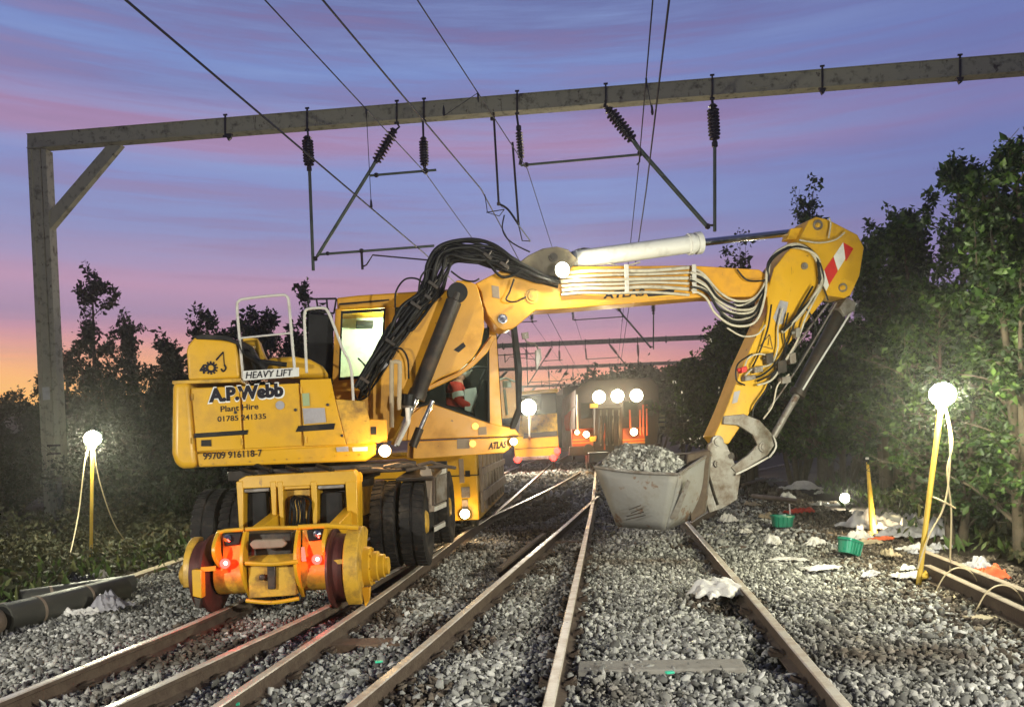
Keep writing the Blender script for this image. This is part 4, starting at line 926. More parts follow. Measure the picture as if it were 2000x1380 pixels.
    mb = MB(); mb.cyl(b, EP(1510, 852, .02), .05, 16); R('piston_rod', mb, 'steel', bc)
    mb = MB(); mb.tube(epoly([(1672, 592), (1640, 645), (1600, 708), (1566, 764)], .12), .014, 8, smooth=3); R('oil_pipe', mb, 'white', bc)
    mb = MB(); mb.tube(epoly([(1634, 590), (1575, 690), (1530, 760), (1500, 800)], .16), .012, 8, smooth=3); mb.tube(epoly([(1618, 592), (1560, 668), (1520, 730)], .2), .014, 8, smooth=3); R('oil_pipe', mb, 'steel', bc)
    mb = MB(); mb.prism(epoly([(1655, 580), (1672, 590), (1670, 606), (1650, 618), (1640, 600)], .16), -EP.n * .3); R('cylinder_bracket', mb, 'steel', bc, bevel=.01)
    for (x, y, w, h, mt) in ((1478, 722, 20, 12, 'steel'), (1500, 700, 16, 22, 'darksteel'), (1462, 738, 24, 10, 'steel'), (1524, 716, 20, 26, 'darksteel'), (1545, 700, 14, 22, 'steel'), (1450, 722, 12, 12, 'redpaint'), (1555, 650, 10, 20, 'steel'), (1532, 742, 20, 14, 'steel')):
        mb = MB(); c = EP(x, y, .27); mb.box(c, EP.d * w * .0034 + UP * .01, EP.n * .06, UP * h * .0034); mb.cyl(c - EP.d * .08, c + EP.d * .07 + UP * .02, .025, 10); R('valve_block', mb, mt, am, bevel=.006)
    # ---- hoses
    rr = random.Random(5)
    def hose(pts, off, r, mat, j=3.0, jo=.05):
        q = [EP(x + rr.uniform(-j, j), y + rr.uniform(-j, j), off + rr.uniform(-jo, jo)) for x, y in pts]
        mb = MB(); mb.tube(q, r, 8, smooth=7); R('hose', mb, mat, X, smooth=70)
    for k in range(15):           # black bundle over the boom elbow
        f = k / 14
        hose([(696 + 18 * f, 758 - 2 * f), (718 + 30 * f, 706 + 2 * f), (754 + 36 * f, 650 + 6 * f), (788 + 34 * f, 604 + 8 * f), (822 + 34 * f, 566 + 8 * f), (838 + 32 * f, 512 + 18 * f), (864 + 22 * f, 476 + 34 * f), (915, 472 + 40 * f), (965, 482 + 40 * f), (1008, 504 + 32 * f), (1050, 532 + 18 * f), (1090, 545 + 12 * f)], .33 - .02 * (k % 5), rr.choice((.018, .022, .027)), 'hose', 5)
    for k in range(8):
        hose([(708, 772), (735 + 4 * k, 690 + 2 * k), (770 + 4 * k, 640), (800, 600 + 5 * k), (820 + 5 * k, 560), (850 + 4 * k, 500 + 3 * k), (895, 482 + 3 * k), (940, 488 + 2 * k), (985, 505 + 4 * k), (1020, 522)], .1 + .03 * k, .019, 'hose', 9, .08)
    for pts in ([(772, 600), (774, 570), (790, 545), (815, 545), (830, 560)], [(818, 575), (822, 540), (840, 525), (852, 540)], [(830, 565), (838, 545), (858, 545), (866, 520)], [(880, 530), (905, 545), (925, 550), (935, 545)], [(700, 700), (716, 720), (705, 760), (716, 772)],
                [(715, 770), (728, 735), (752, 695), (780, 680), (795, 700), (798, 740)], [(690, 765), (700, 780), (720, 770), (722, 740)], [(1005, 545), (996, 570), (990, 585), (1005, 590), (1028, 580)]):
        hose(pts, .33, .012, 'hose', 1)
    # fittings and clamps on the black bundle
    for (x, y) in ((846, 556), (812, 596), (762, 668), (952, 500), (985, 518), (712, 742), (836, 580)):
        mb = MB(); c = EP(x, y, .37); mb.box(c, (EP.d * .6 + UP * .8).normalized() * .022, EP.n * .02, (EP.d * .8 - UP * .6).normalized() * rr.uniform(.05, .09)); mb.cyl(c, c + (EP.d * .6 + UP * .8) * .09, .016, 8); R('hose_clamp', mb, 'darksteel', X, bevel=.004)
    mb = MB(); mb.prism(epoly([(728, 724), (750, 700), (758, 712), (734, 734)], .30), -EP.n * .02); R('cover_plate', mb, 'greybag', X)
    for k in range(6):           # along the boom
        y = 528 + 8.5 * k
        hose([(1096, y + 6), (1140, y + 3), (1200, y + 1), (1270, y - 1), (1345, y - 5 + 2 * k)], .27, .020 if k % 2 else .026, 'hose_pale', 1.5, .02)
    for x in (1224, 1356):
        mb = MB(); mb.prism(epoly([(x - 4, 516), (x + 4, 516), (x + 5, 572), (x - 3, 573)], .30), -EP.n * .02); R('hose_clamp', mb, 'rail_white', X, bevel=.003)
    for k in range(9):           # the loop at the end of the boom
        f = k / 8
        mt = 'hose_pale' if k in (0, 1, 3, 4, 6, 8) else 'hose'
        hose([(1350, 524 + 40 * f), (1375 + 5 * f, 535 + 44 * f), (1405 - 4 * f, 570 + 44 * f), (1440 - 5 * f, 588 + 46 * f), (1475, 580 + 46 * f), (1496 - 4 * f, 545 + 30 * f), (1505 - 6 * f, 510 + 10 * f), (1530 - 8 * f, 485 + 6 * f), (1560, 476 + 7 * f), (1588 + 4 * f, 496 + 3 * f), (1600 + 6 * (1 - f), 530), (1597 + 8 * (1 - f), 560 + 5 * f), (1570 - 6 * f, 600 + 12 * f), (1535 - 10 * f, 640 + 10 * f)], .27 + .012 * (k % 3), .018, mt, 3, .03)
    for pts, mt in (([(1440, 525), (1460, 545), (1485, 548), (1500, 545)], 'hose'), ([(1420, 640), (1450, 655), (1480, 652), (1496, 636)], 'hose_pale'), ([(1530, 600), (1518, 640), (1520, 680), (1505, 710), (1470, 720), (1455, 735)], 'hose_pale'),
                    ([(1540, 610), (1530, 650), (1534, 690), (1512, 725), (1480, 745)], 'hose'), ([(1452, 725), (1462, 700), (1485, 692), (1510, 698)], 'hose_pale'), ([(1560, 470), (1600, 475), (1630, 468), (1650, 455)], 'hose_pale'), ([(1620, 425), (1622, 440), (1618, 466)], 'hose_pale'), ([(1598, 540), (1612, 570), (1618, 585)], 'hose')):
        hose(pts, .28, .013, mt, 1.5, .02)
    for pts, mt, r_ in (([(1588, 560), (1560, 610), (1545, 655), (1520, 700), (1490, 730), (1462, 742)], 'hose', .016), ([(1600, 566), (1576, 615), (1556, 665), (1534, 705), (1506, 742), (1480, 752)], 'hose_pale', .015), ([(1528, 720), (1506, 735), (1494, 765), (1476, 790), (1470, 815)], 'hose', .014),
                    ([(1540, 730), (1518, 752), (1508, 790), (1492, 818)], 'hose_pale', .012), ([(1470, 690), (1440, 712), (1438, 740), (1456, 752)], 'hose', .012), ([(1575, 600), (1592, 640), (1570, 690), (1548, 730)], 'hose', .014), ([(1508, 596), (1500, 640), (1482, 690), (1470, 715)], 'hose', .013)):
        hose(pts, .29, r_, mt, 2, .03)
    # ---- bucket linkage and bucket
    lk = [(1415, 812), (1453, 808), (1484, 820), (1508, 846), (1513, 868), (1500, 888), (1470, 906), (1440, 926), (1428, 912), (1462, 888), (1480, 868), (1470, 848), (1442, 830), (1413, 828)]
    for off in (.26, -.20):
        mb = MB(); mb.prism(epoly(lk, off), -EP.n * .05); R('linkage_plate', mb, 'steel', X, bevel=.008)
    mb = MB(); mb.prism(epoly([(1383, 868), (1400, 853), (1420, 868), (1446, 930), (1440, 975), (1412, 992), (1386, 1001), (1372, 960), (1378, 905)], .24), -EP.n * .05)
    mb.prism(epoly([(1383, 868), (1400, 853), (1420, 868), (1446, 930), (1440, 975), (1412, 992), (1386, 1001), (1372, 960), (1378, 905)], -.18), -EP.n * .05); hb_ = R('bucket_hanger', mb, 'steel', X, bevel=.008)
    mb = MB(); mb.tube(epoly([(1385, 880), (1382, 915), (1392, 955), (1402, 985)], .25), .02, 8, smooth=4); R('hanger_edge', mb, 'darksteel', hb_)
    pin(1490, 872, .26, .075, 'steel', X); pin(1425, 890, .2, .06, 'darksteel', X); pin(1400, 905, .25, .05, 'steel', X)
    mb = MB(); mb.tube(epoly([(1437, 926), (1460, 915), (1500, 893)], .3), .015, 8); mb.tube(epoly([(1510, 850), (1516, 872), (1502, 893)], .3), .014, 8, smooth=3); R('oil_pipe', mb, 'rail_white', X)
    mb = MB(); mb.prism(epoly([(1428, 905), (1450, 900), (1448, 925), (1440, 960), (1425, 960)], .1), -EP.n * .25); R('tilt_block', mb, 'darksteel', X, bevel=.01)
    bk = MB()
    FL, FR, BR, BL = P(1162, 912, 10.75), P(1325, 926, 10.3), P(1388, 884, 11.0), P(1186, 893, 11.9)
    fl, fr, br, bl = P(1206, 1027, 10.85), P(1300, 1034, 10.5), P(1378, 1000, 10.95), P(1215, 1004, 11.6)
    def mid(a, b, k): return a.lerp(b, k)
    # rows from rim to floor on each side, slightly bellied
    def wall(a, b, c, d, bulge):
        g = []
        for i in range(7):
            for j in range(9):
                u, v = j / 8, i / 6; p = a.lerp(b, u).lerp(d.lerp(c, u), v) + bulge * math.sin(PI * u) * math.sin(PI * v) ; g.append(p)
        bk.add(g, [(i * 9 + j, i * 9 + j + 1, (i + 1) * 9 + j + 1, (i + 1) * 9 + j) for i in range(6) for j in range(8)])
    dipv = Vector((0, 0, 0))
    wall(FL, FR, fr, fl, Vector((0, -.10, -.03))); wall(FR, BR, br, fr, Vector((.05, -.04, 0))); wall(BR, BL, bl, br, Vector((0, .08, 0))); wall(BL, FL, fl, bl, Vector((-.05, 0, 0)))
    bk.add([fl, fr, br, bl], [(0, 3, 2, 1)])
    b_ = R('bucket', bk, 'bucket', X, smooth=50); so_ = b_.modifiers.new('solid', 'SOLIDIFY'); so_.thickness = .025; so_.offset = 0
    mb = MB(); mb.tube([FL, mid(FL, FR, .5) + UP * -.02 + Vector((0, -.02, 0)), FR], .022, 8, smooth=5); mb.tube([FR, BR], .022, 8); mb.tube([BR, BL, FL], .02, 8); R('bucket_rim', mb, 'steel', b_, smooth=60)
    mb = MB(); mb.box(mid(FR, BR, .4) - UP * .02, (BR - FR) * .34, Vector((.03, .02, 0)), UP * .012); R('lip_plate', mb, 'steel', b_, bevel=.004)
    mb = MB()
    for k in range(4):
        mb.tube([P(1228 - 2 * k + (6 if k == 1 else 0), 995 + 6.5 * k, 10.42 + .01 * k), P(1252 + 3 * k, 986 + 6.5 * k, 10.36 + .01 * k)], .007, 5)
    R('scratch_mark', mb, 'darksteel', b_)
    mb = MB(); mb.prism([P(1343, 936, 10.32), P(1349, 940, 10.32), P(1322, 1012, 10.45), P(1308, 1012, 10.45)], Vector((0, .02, 0))); R('corner_rib', mb, 'steel', b_)
    mb = MB(); mb.prism([P(1342, 886, 10.9), P(1388, 878, 10.9), P(1384, 920, 10.8), P(1378, 1000, 10.8), P(1350, 1020, 10.7), P(1340, 950, 10.6)], Vector((.06, .5, 0))); R('bucket_back', mb, 'rust', b_, bevel=.02)
    # ---- cab
    cz = -.32
    def cpanel(name, pts, mat, off=cz, th=.07, bev=.01, par=X): 
        mb = MB(); mb.prism(epoly(pts, off), -EP.n * th); return R(name, mb, mat, par, bevel=bev)
    roof = cpanel('cab_roof', [(657, 581), (700, 576), (1000, 556), (1006, 574), (1006, 590), (662, 604)], 'orange', cz + .02, 1.02, .03)
    mb = MB(); mb.prism(epoly([(662, 592), (760, 584), (760, 587), (662, 596)], cz + .03), -EP.n * .01); R('roof_gutter', mb, 'black', roof)
    cab = cpanel('cab_shell', [(800, 812), (822, 794), (845, 788), (957, 826), (1006, 836), (1016, 850), (822, 858), (795, 860)], 'orange', cz, 1.0, .012)
    cpanel('cab_floor', [(650, 738), (700, 738), (800, 812), (800, 860), (650, 860)], 'orange', cz - .02, .95, .01, cab)
    for pts in ([(655, 603), (668, 602), (663, 740), (649, 740)], [(752, 600), (772, 598), (764, 760), (744, 760)], [(955, 590), (966, 590), (981, 832), (955, 826)]):
        cpanel('cab_pillar', pts, 'orange', cz + .0, .07, .008, cab); cpanel('cab_pillar', pts, 'orange', cz - .9, .07, .008, cab)
    for off in (cz + .01, cz - .92): cpanel('cab_pillar', [(994, 588), (1004, 588), (1020, 720), (1019, 806), (1006, 838), (996, 838), (1010, 800), (1010, 722)], 'black', off, .07, .008, cab)
    # window frames and panes
    def window(pts, w=5, off=cz):
        cx_ = sum(p[0] for p in pts) / len(pts); cy_ = sum(p[1] for p in pts) / len(pts)
        mb = MB(); o_ = epoly(pts, off + .004); i_ = epoly([(x + (cx_ - x) / math.hypot(cx_ - x, cy_ - y) * w * 1.3, y + (cy_ - y) / math.hypot(cx_ - x, cy_ - y) * w * 1.3) for x, y in pts], off + .004); n = len(pts)
        for k in range(n):
            k2 = (k + 1) % n; mb.prism([o_[k], o_[k2], i_[k2], i_[k]], -EP.n * .03)
        f_ = R('window', mb, 'dark_trim', X, smooth=0); mb = MB(); mb.prism(i_, -EP.n * .006); g = R('pane', mb, 'glass', f_, smooth=0)
        for v in g.data.vertices: v.co -= EP.n * .015
    window([(666, 607), (753, 602), (746, 736), (661, 742)], 5); window([(772, 600), (955, 592), (957, 826), (845, 788), (800, 800), (766, 760)], 4); window([(966, 592), (994, 590), (1010, 722), (1010, 800), (996, 834), (981, 830)], 3)
    cpanel('cab_rear_wall', [(662, 606), (668, 606), (664, 742), (658, 742)], 'cabtrim', cz - .08, .8, .004, cab)
    cpanel('cab_lining', [(664, 606), (756, 600), (748, 745), (660, 745)], 'cabtrim', cz - .84, .03, .004, cab)
    cpanel('cab_lining', [(772, 640), (955, 640), (957, 826), (845, 800), (766, 780)], 'dark_trim', cz - .90, .02, .004, cab)
    seat = cpanel('seat', [(800, 775), (812, 700), (845, 690), (868, 700), (872, 790), (930, 800), (932, 822), (860, 818)], 'dark_trim', cz - .22, .45, .03, X)
    cpanel('console', [(925, 800), (945, 740), (955, 742), (952, 822), (930, 822)], 'dark_trim', cz - .1, .2, .01, X)
    mb = MB(); mb.tube(epoly([(935, 790), (938, 745), (948, 722)], cz - .3), .02, 8); mb.tube(epoly([(915, 722), (930, 716), (955, 718)], cz - .3), .018, 8); R('steering_wheel', mb, 'dark_trim', X)
    mb = MB(); mb.tube(epoly([(985, 760), (990, 810)], cz - .4), .02, 8); mb.tube(epoly([(972, 742), (988, 738), (1006, 745)], cz - .4), .016, 8); mb.box(EP(990, 750, cz - .5), EP.d * .06, EP.n * .03, UP * .05); R('monitor', mb, 'white', X)
    mb = MB(); mb.box(EP(712, 634, cz - .55), EP.d * .12, EP.n * .2, UP * .03); R('sun_visor', mb, 'dark_trim', X, bevel=.01)
    mb = MB(); mb.box(EP(700, 612, cz - .5), EP.d * .10, EP.n * .05, UP * .012); cl = R('cab_light', mb, glow('cab', (.85, 1, .75), 8), X); lamp('cab_lamp', EP(757, 640, cz - .25), 85, (.88, 1, .78), X, .05); lamp('cab_lamp', EP(925, 700, cz - .12), 9, (.95, 1, .85), X, .05)  # first point light fills the cab, second is added to brighten the operator
    # guard frame behind the cab, wipers, mirror
    mb = MB()
    for p, q in (((601, 584), (657, 583)), ((601, 584), (603, 606)), ((603, 606), (652, 612)), ((652, 612), (657, 583)), ((618, 584), (622, 609)), ((638, 584), (640, 610))): mb.tube([EP(*p, cz), EP(*q, cz)], .014, 6)
    R('roof_guard', mb, 'black', X)
    mb = MB(); mb.prism(epoly([(603, 612), (650, 614), (652, 735), (600, 735)], cz - .2), -EP.n * .5); R('louvre_screen', mb, 'dark_trim', X, bevel=.01)
    mb = MB(); mb.tube(epoly([(1025, 660), (1030, 668), (1045, 672), (1052, 684)], cz), .012, 6, smooth=3); mi_ = R('mirror_arm', mb, 'steel', X); mb = MB(); mb.prism(epoly([(1019, 650), (1032, 648), (1033, 660), (1021, 662)], cz), -EP.n * .04); mb.prism(epoly([(1046, 684), (1056, 680), (1058, 700), (1053, 712), (1048, 724)], cz), -EP.n * .05); R('mirror', mb, 'steel', mi_)
    # lower front housing below the cab
    cpanel('lower_housing', [(808, 862), (822, 861), (1010, 853), (1000, 872), (985, 884), (822, 896), (806, 896)], 'orange', cz + .02, 1.0, .012)
    decal(X, 'notice_plate', [(893, 857), (917, 856), (917, 875), (893, 876)], cz + .026, 'palepipe'); decal(X, 'notice_plate', [(934, 834), (950, 833), (951, 848), (935, 849)], cz + .006, 'palepipe')
    mb = MB(); mb.lathe(EP(928, 832, cz + .0), EP.n, [(0, .05), (.02, .045)], 16); R('marker_lamp', mb, glow('marker', (1, .62, .12), 1.1), X); mb = MB(); mb.lathe(EP(923, 866, cz + .02), EP.n, [(0, .05), (.02, .045)], 16); R('marker_lamp', mb, glow('marker', (1, .62, .12), 1.1), X)  # round amber reflectors, given a glow of their own
    a = EP(954, 877, cz + .026); mbx = text_mb('ATLAS', a, EP(988, 873, cz + .026), UP + EP.d * .2, .09, EP.n, .03, .003); R('lettering', mbx, 'ink', X, smooth=0)
    # ---- slew ring, chassis, axles
    mb = MB(); mb.lathe(S + UP * 1.16, UP, [(0, .62), (.10, .62), (.12, .70), (.30, .70)], 40); R('slew_ring', mb, 'darksteel', X)
    mb = MB(); mb.box(S + UP * 1.40, EP.d * 1.1, EP.n * .9, UP * .06); R('slew_frame', mb, 'darksteel', X, bevel=.01)
    mb = MB(); mb.box(U(0, .2, .95), UR * .45, UF * 1.5, UP * .2); R('chassis', mb, 'yellow2', X, bevel=.02)
    mb = MB()
    for px, py in ((500, 908), (560, 912), (620, 908), (470, 915)): mb.tube([P(px, py, 9.2), P(px + 30, py + 10, 9.0)], .025, 8)
    R('pipe_run', mb, 'black', X)
    Yc = 8.95
    def ypoly(pts, Y, d, name, mat, par=X, bev=.008):
        mb = MB(); mb.prism([P(x, y, Y) for x, y in pts], Vector((0, d, 0))); return R(name, mb, mat, par, bevel=bev)
    fr_ = ypoly([(466, 936), (480, 929), (690, 918), (697, 930), (697, 944), (466, 954)], Yc, .35, 'rear_frame', 'yellow')
    for a_, b_2 in ((461, 474), (527, 538), (541, 552), (606, 618), (674, 697)):
        ypoly([(a_, 940), (b_2, 939), (b_2 + 2, 1034), (a_ + 6, 1036)], Yc - .01, .30, 'frame_post', 'yellow', fr_)
    ypoly([(538, 944), (606, 941), (606, 1030), (540, 1030)], Yc + .14, .1, 'frame_plate', 'yellow2', fr_); ypoly([(474, 944), (674, 936), (674, 1030), (476, 1030)], Yc + .30, .1, 'frame_plate', 'darksteel', fr_)
    ypoly([(474, 955), (526, 952), (526, 959), (474, 962)], Yc + .02, .03, 'cross_bar', 'steel', fr_); ypoly([(620, 948), (672, 945), (672, 952), (620, 955)], Yc + .02, .03, 'cross_bar', 'steel', fr_); ypoly([(552, 948), (606, 945), (606, 953), (552, 956)], Yc + .02, .05, 'cross_bar', 'yellow', fr_)
    for (x0, x1) in ((485, 520), (628, 668)):
        ypoly([(x0, 962), (x1, 960), (x1 + 3, 1030), (x0 - 4, 1030)], Yc + .12, .12, 'lift_ram', 'dark_trim', fr_)
    for k in range(8):
        mb = MB(); x = 566 + 5.2 * k; mb.tube([P(x, 1030, Yc - .02), P(x + rr.uniform(-4, 4), 1000, Yc - .05), P(x + rr.uniform(-5, 5), 978, Yc - .03), P(584 + (x - 584) * .5, 968, Yc + .1)], .014, 7, smooth=4); R('hose', mb, 'hose', X)
    # tyres
    TW, TRd = .30, .52
    for y_, xs_ in ((-.72, (-1.16, -.83, .93, 1.27)), (1.30, (-1.2, -.87, 1.0, 1.34))):
        for x_ in xs_:
            ty = R('tyre', tyre_mb(U(x_, y_, .72), TW, TRd, UR), 'rubber', X, smooth=45)
            mb = MB(); s_ = 1 if x_ > 0 else -1; mb.lathe(U(x_, y_, .72), UR * s_, [(-.09, .30), (-.04, .29), (.02, .16), (.1, .15), (.13, .12)] if abs(x_) > 1.1 else [(-.1, .29), (-.02, .28), (.0, .1)], 24); R('rim', mb, 'yellow2', ty, smooth=40)
        mb = MB(); mb.cyl(U(-1.3, y_, .72), U(1.3, y_, .72), .11, 16); mb.sphere(U(0, y_, .72), .2); R('axle', mb, 'darksteel', X)
    # steps and mudguard on the right side
    mb = MB(); mb.prism([U(1.10, -1.10, 1.24), U(1.10, .2, 1.32), U(1.10, .2, 1.36), U(1.10, -1.12, 1.28)], UR * .45); mb.prism([U(1.52, -1.1, 1.26), U(1.52, -1.22, .95), U(1.56, -1.22, .95), U(1.56, -1.1, 1.26)], UF * .05); R('mudguard', mb, 'darksteel', X, bevel=.01)
    mb = MB(); mb.prism([P(822, 905, 9.5), P(840, 912, 9.5), P(846, 935, 9.45), P(848, 998, 9.4), P(838, 1000, 9.4), P(832, 940, 9.45), P(820, 925, 9.5)], Vector((0, .04, 0))); R('step_side', mb, 'palepipe', X)
    for (x0, x1, y0, y1, mt) in ((842, 872, 922, 914, 'rail_white'), (848, 872, 990, 980, 'rail_white'), (848, 870, 1030, 1018, 'rail_white')):
        mb = MB(); mb.prism([P(x0, y0, 9.9), P(x1, y1, 10.3), P(x1, y1 + 9, 10.3), P(x0, y0 + 9, 9.9)], Vector((-.03, .2, 0))); R('step', mb, mt, X, bevel=.004)
    mb = MB(); mb.prism([P(852, 925, 10.2), P(873, 918, 10.5), P(873, 975, 10.5), P(852, 985, 10.2)], Vector((-.1, .3, 0))); R('tool_box', mb, 'steel', X, bevel=.01)
    mb = MB(); mb.box(P(863, 912, 10.4), UR * .07, UF * .05, UP * .08); R('lamp_housing', mb, 'black', X, bevel=.01)
    # reddish valve gear above the right dual tyre
    mb = MB()
    for k in range(7):
        a = P(705 + 22 * k, 912 + rr.uniform(-4, 6), 9.2 + .05 * k); mb.tube([a, a + Vector((.16, .05, rr.uniform(-.03, .03))), a + Vector((.3, .2, -.03))], .022, 7)
    mb.lathe(P(711, 915, 8.95), UP, [(-.03, .06), (0, .09), (.03, .09)], 16); R('pipe_run', mb, 'rust', X)
    # ---- rear rail gear
    Yr = 7.98; cxr = -2.37
    def Rr(x, y, z): return Vector((cxr, Yr, 0)) + UR * x + UF * y + UP * z
    zc = .49
    mb = MB(); mb.cyl(Rr(-.60, 0, zc - .02), Rr(.58, 0, zc - .02), .19, 28); ax_ = R('rail_axle', mb, 'yellow2', X, bevel=.01)
    mb = MB(); mb.box(Rr(-.12, .10, zc + .12), UR * .27, UF * .14, UP * .26); R('axle_housing', mb, 'darksteel', ax_, bevel=.02)
    mb = MB(); mb.prism([P(486, 1062, 7.72), P(494, 1054, 7.72), P(550, 1052, 7.72), P(560, 1061, 7.72), P(552, 1069, 7.72), P(494, 1072, 7.72)], Vector((0, .05, 0))); R('coupling_plate', mb, 'palepipe', ax_, bevel=.012)
    mb = MB(); mb.prism([P(484, 1106, 7.74), P(578, 1100, 7.74), P(578, 1162, 7.74), P(486, 1168, 7.74)], Vector((0, .14, 0))); R('front_plate', mb, 'yellow2', ax_, bevel=.01)
    mb = MB(); mb.prism([P(521, 1104, 7.70), P(537, 1103, 7.70), P(537, 1150, 7.70), P(523, 1150, 7.70)], Vector((0, .05, 0))); mb.lathe(P(513, 1126, 7.72), Vector((0, -1, 0)), [(0, .03), (.03, .03), (.035, .015)], 14); R('tow_pin', mb, 'darksteel', ax_, bevel=.006)
    for px, top, bot in ((428, 1036, 1118), (480, 1034, 1174), (583, 1030, 1171), (638, 1028, 1112)):
        cc_ = P(px, 1100, 7.85); zt = P(px, top, 7.75).z; zb = P(px, bot, 7.75).z; n = 12; arc = []
        for i in range(n + 1):
            t = i / n; arc.append(Vector((cc_.x, 7.92 - .26 * math.sin(PI * (t * .86 + .1)), zt + (zb - zt) * t)))
        inner = [Vector((p.x, p.y + .07 + .10 * math.sin(PI * i / n), p.z * .97 + .01)) for i, p in enumerate(arc)][::-1]
        mb = MB(); mb.prism(arc + inner, UR * .035); R('curved_rib', mb, 'yellow', ax_, bevel=.006)
    mb = MB(); mb.tube([P(480, 1099, 7.66), P(530, 1101, 7.64), P(583, 1096, 7.66)], .022, 8, smooth=4); mb.tube([P(481, 1172, 7.76), P(532, 1176, 7.74), P(584, 1168, 7.76)], .020, 8, smooth=4); mb.tube([P(476, 1033, 7.8), P(440, 1036, 7.82), P(426, 1040, 7.82)], .02, 8); mb.tube([P(583, 1030, 7.8), P(530, 1030, 7.8), P(480, 1033, 7.8)], .02, 8); mb.tube([P(583, 1029, 7.8), P(640, 1026, 7.8), P(700, 1030, 7.85)], .025, 8)
    R('guard_bar', mb, 'yellow', ax_)
    mb = MB(); mb.prism([P(434, 1040, 7.84), P(476, 1037, 7.84), P(478, 1112, 7.84), P(436, 1118, 7.84)], Vector((0, .03, 0))); R('lamp_plate', mb, 'yellow2', ax_, bevel=.006); mb = MB(); mb.prism([P(590, 1034, 7.84), P(636, 1031, 7.84), P(640, 1106, 7.84), P(590, 1110, 7.84)], Vector((0, .03, 0))); R('lamp_plate', mb, 'yellow2', ax_, bevel=.006)
    mb = MB(); mb.prism([P(436, 1040, 7.83), P(474, 1038, 7.83), P(470, 1062, 7.83), P(440, 1066, 7.83)], Vector((0, -.03, 0))); R('lamp_cluster', mb, 'black', ax_, bevel=.01); mb = MB(); mb.prism([P(600, 1034, 7.83), P(636, 1032, 7.83), P(636, 1052, 7.83), P(604, 1056, 7.83)], Vector((0, -.03, 0))); R('lamp_cluster', mb, 'black', ax_, bevel=.01)
    for px, py in ((446, 1050), (621, 1042)):
        mb = MB(); mb.lathe(P(px, py, 7.80), Vector((0, -1, 0)), [(0, .035), (.03, .038), (.034, .028), (.05, .0)], 18); R('reflector', mb, 'chrome', ax_)
    for px, py in ((441, 1099), (620, 1091)):
        mb = MB(); mb.lathe(P(px, py, 7.78), Vector((0, -1, 0)), [(0, .045), (.03, .05), (.04, .04)], 20); lh = R('tail_light', mb, glow('red', (1, .02, .015), 14), ax_)
        mb = MB(); mb.lathe(P(px, py, 7.735), Vector((0, -1, 0)), [(0, .016), (.006, .016)], 16); R('bulb', mb, glow('redhot', (1, .35, .3), 40), X)
        lamp('tail_lamp', P(px, py, 7.60), 2.6, (1, .03, .02), X, .03)
    decal_ = MB(); decal_.prism([P(588, 1068, 7.80), P(594, 1067, 7.80), P(598, 1095, 7.80), P(589, 1096, 7.80)], Vector((0, .01, 0))); R('reflector_strip', decal_, 'white', ax_)
    mb = MB(); mb.prism([P(392, 1107, 7.60), P(420, 1105, 7.66), P(420, 1114, 7.66), P(392, 1116, 7.60)], Vector((0, .02, 0))); R('wheel_strap', mb, 'yellow', ax_); mb = MB(); mb.prism([P(643, 1094, 7.66), P(693, 1089, 7.60), P(693, 1099, 7.60), P(643, 1102, 7.66)], Vector((0, .02, 0))); R('wheel_strap', mb, 'yellow', ax_)
    R('rail_wheel', flange_wheel(Rr(-.70, 0, zc), -1), 'wheel_red', X, smooth=35); R('rail_wheel', flange_wheel(Rr(.62, 0, zc), 1), 'wheel_red', X, smooth=35)
    for s_, x0, x1 in ((-1, -.85, -.775), (1, .72, .86)):
        n = 16; prof = [math.radians((75 + 118 * i / n) if s_ < 0 else (58 + 178 * i / n)) for i in range(n + 1)]; mb = MB()
        outer = [Rr(x0, math.cos(a) * (.30 if s_ < 0 else .40), zc + math.sin(a) * (.37 if s_ < 0 else .40)) for a in prof]
        inn = [Rr(x0, math.cos(a) * .12, zc + math.sin(a) * .12) for a in prof][::-1]
        mb.prism(outer + inn, UR * (x1 - x0)); R('wheel_guard', mb, 'yellow2', X, bevel=.012)
    mb = MB(); mb.lathe(Rr(.84, 0, zc), UR, [(0, .20), (.08, .19), (.09, .15), (.15, .145), (.16, .12), (.21, .115), (.215, .09), (.25, .085)], 28)
    for k in range(8):
        an = 2 * PI * k / 8; mb.lathe(Rr(.92, math.cos(an) * .165, zc + math.sin(an) * .165), UR, [(0, .014), (.025, .014)], 8)
    R('hub', mb, 'yellow', X, smooth=35)
    mb = MB(); mb.lathe(Rr(-.92, 0, zc), -UR, [(0, .12), (.04, .11), (.05, .07), (.07, .06)], 24); R('hub', mb, 'yellow2', X, smooth=35)
    mb = MB(); mb.prism([P(374, 1112, 7.58), P(393, 1112, 7.58), P(394, 1168, 7.58), P(376, 1164, 7.58)], Vector((0, .1, 0))); R('guide_block', mb, 'yellow', X, bevel=.008)
    mb = MB(); mb.prism([P(706, 1148, 7.75), P(723, 1146, 7.75), P(721, 1172, 7.75), P(713, 1186, 7.75)], Vector((0, .06, 0))); R('rail_sweep', mb, 'orange', X, bevel=.006)
    mb = MB(); mb.prism([P(378, 1166, 7.62), P(392, 1168, 7.62), P(390, 1188, 7.62), P(382, 1186, 7.62)], Vector((0, .06, 0))); R('rail_sweep', mb, 'darksteel', X, bevel=.006)
    for x_ in (-.42, .40):
        mb = MB(); mb.prism([Rr(x_, -.05, zc + .25), Rr(x_, .35, zc + .10), Rr(x_, 1.2, .75), Rr(x_, 1.2, 1.0), Rr(x_, .3, zc + .38)], UR * .12); R('swing_arm', mb, 'yellow', X, bevel=.01)
    # front rail gear, mostly hidden behind the tyres
    fx = U(0, 3.0, zc)
    mb = MB(); mb.cyl(fx - UR * .6, fx + UR * .6, .16, 20); R('rail_axle', mb, 'yellow2', X)
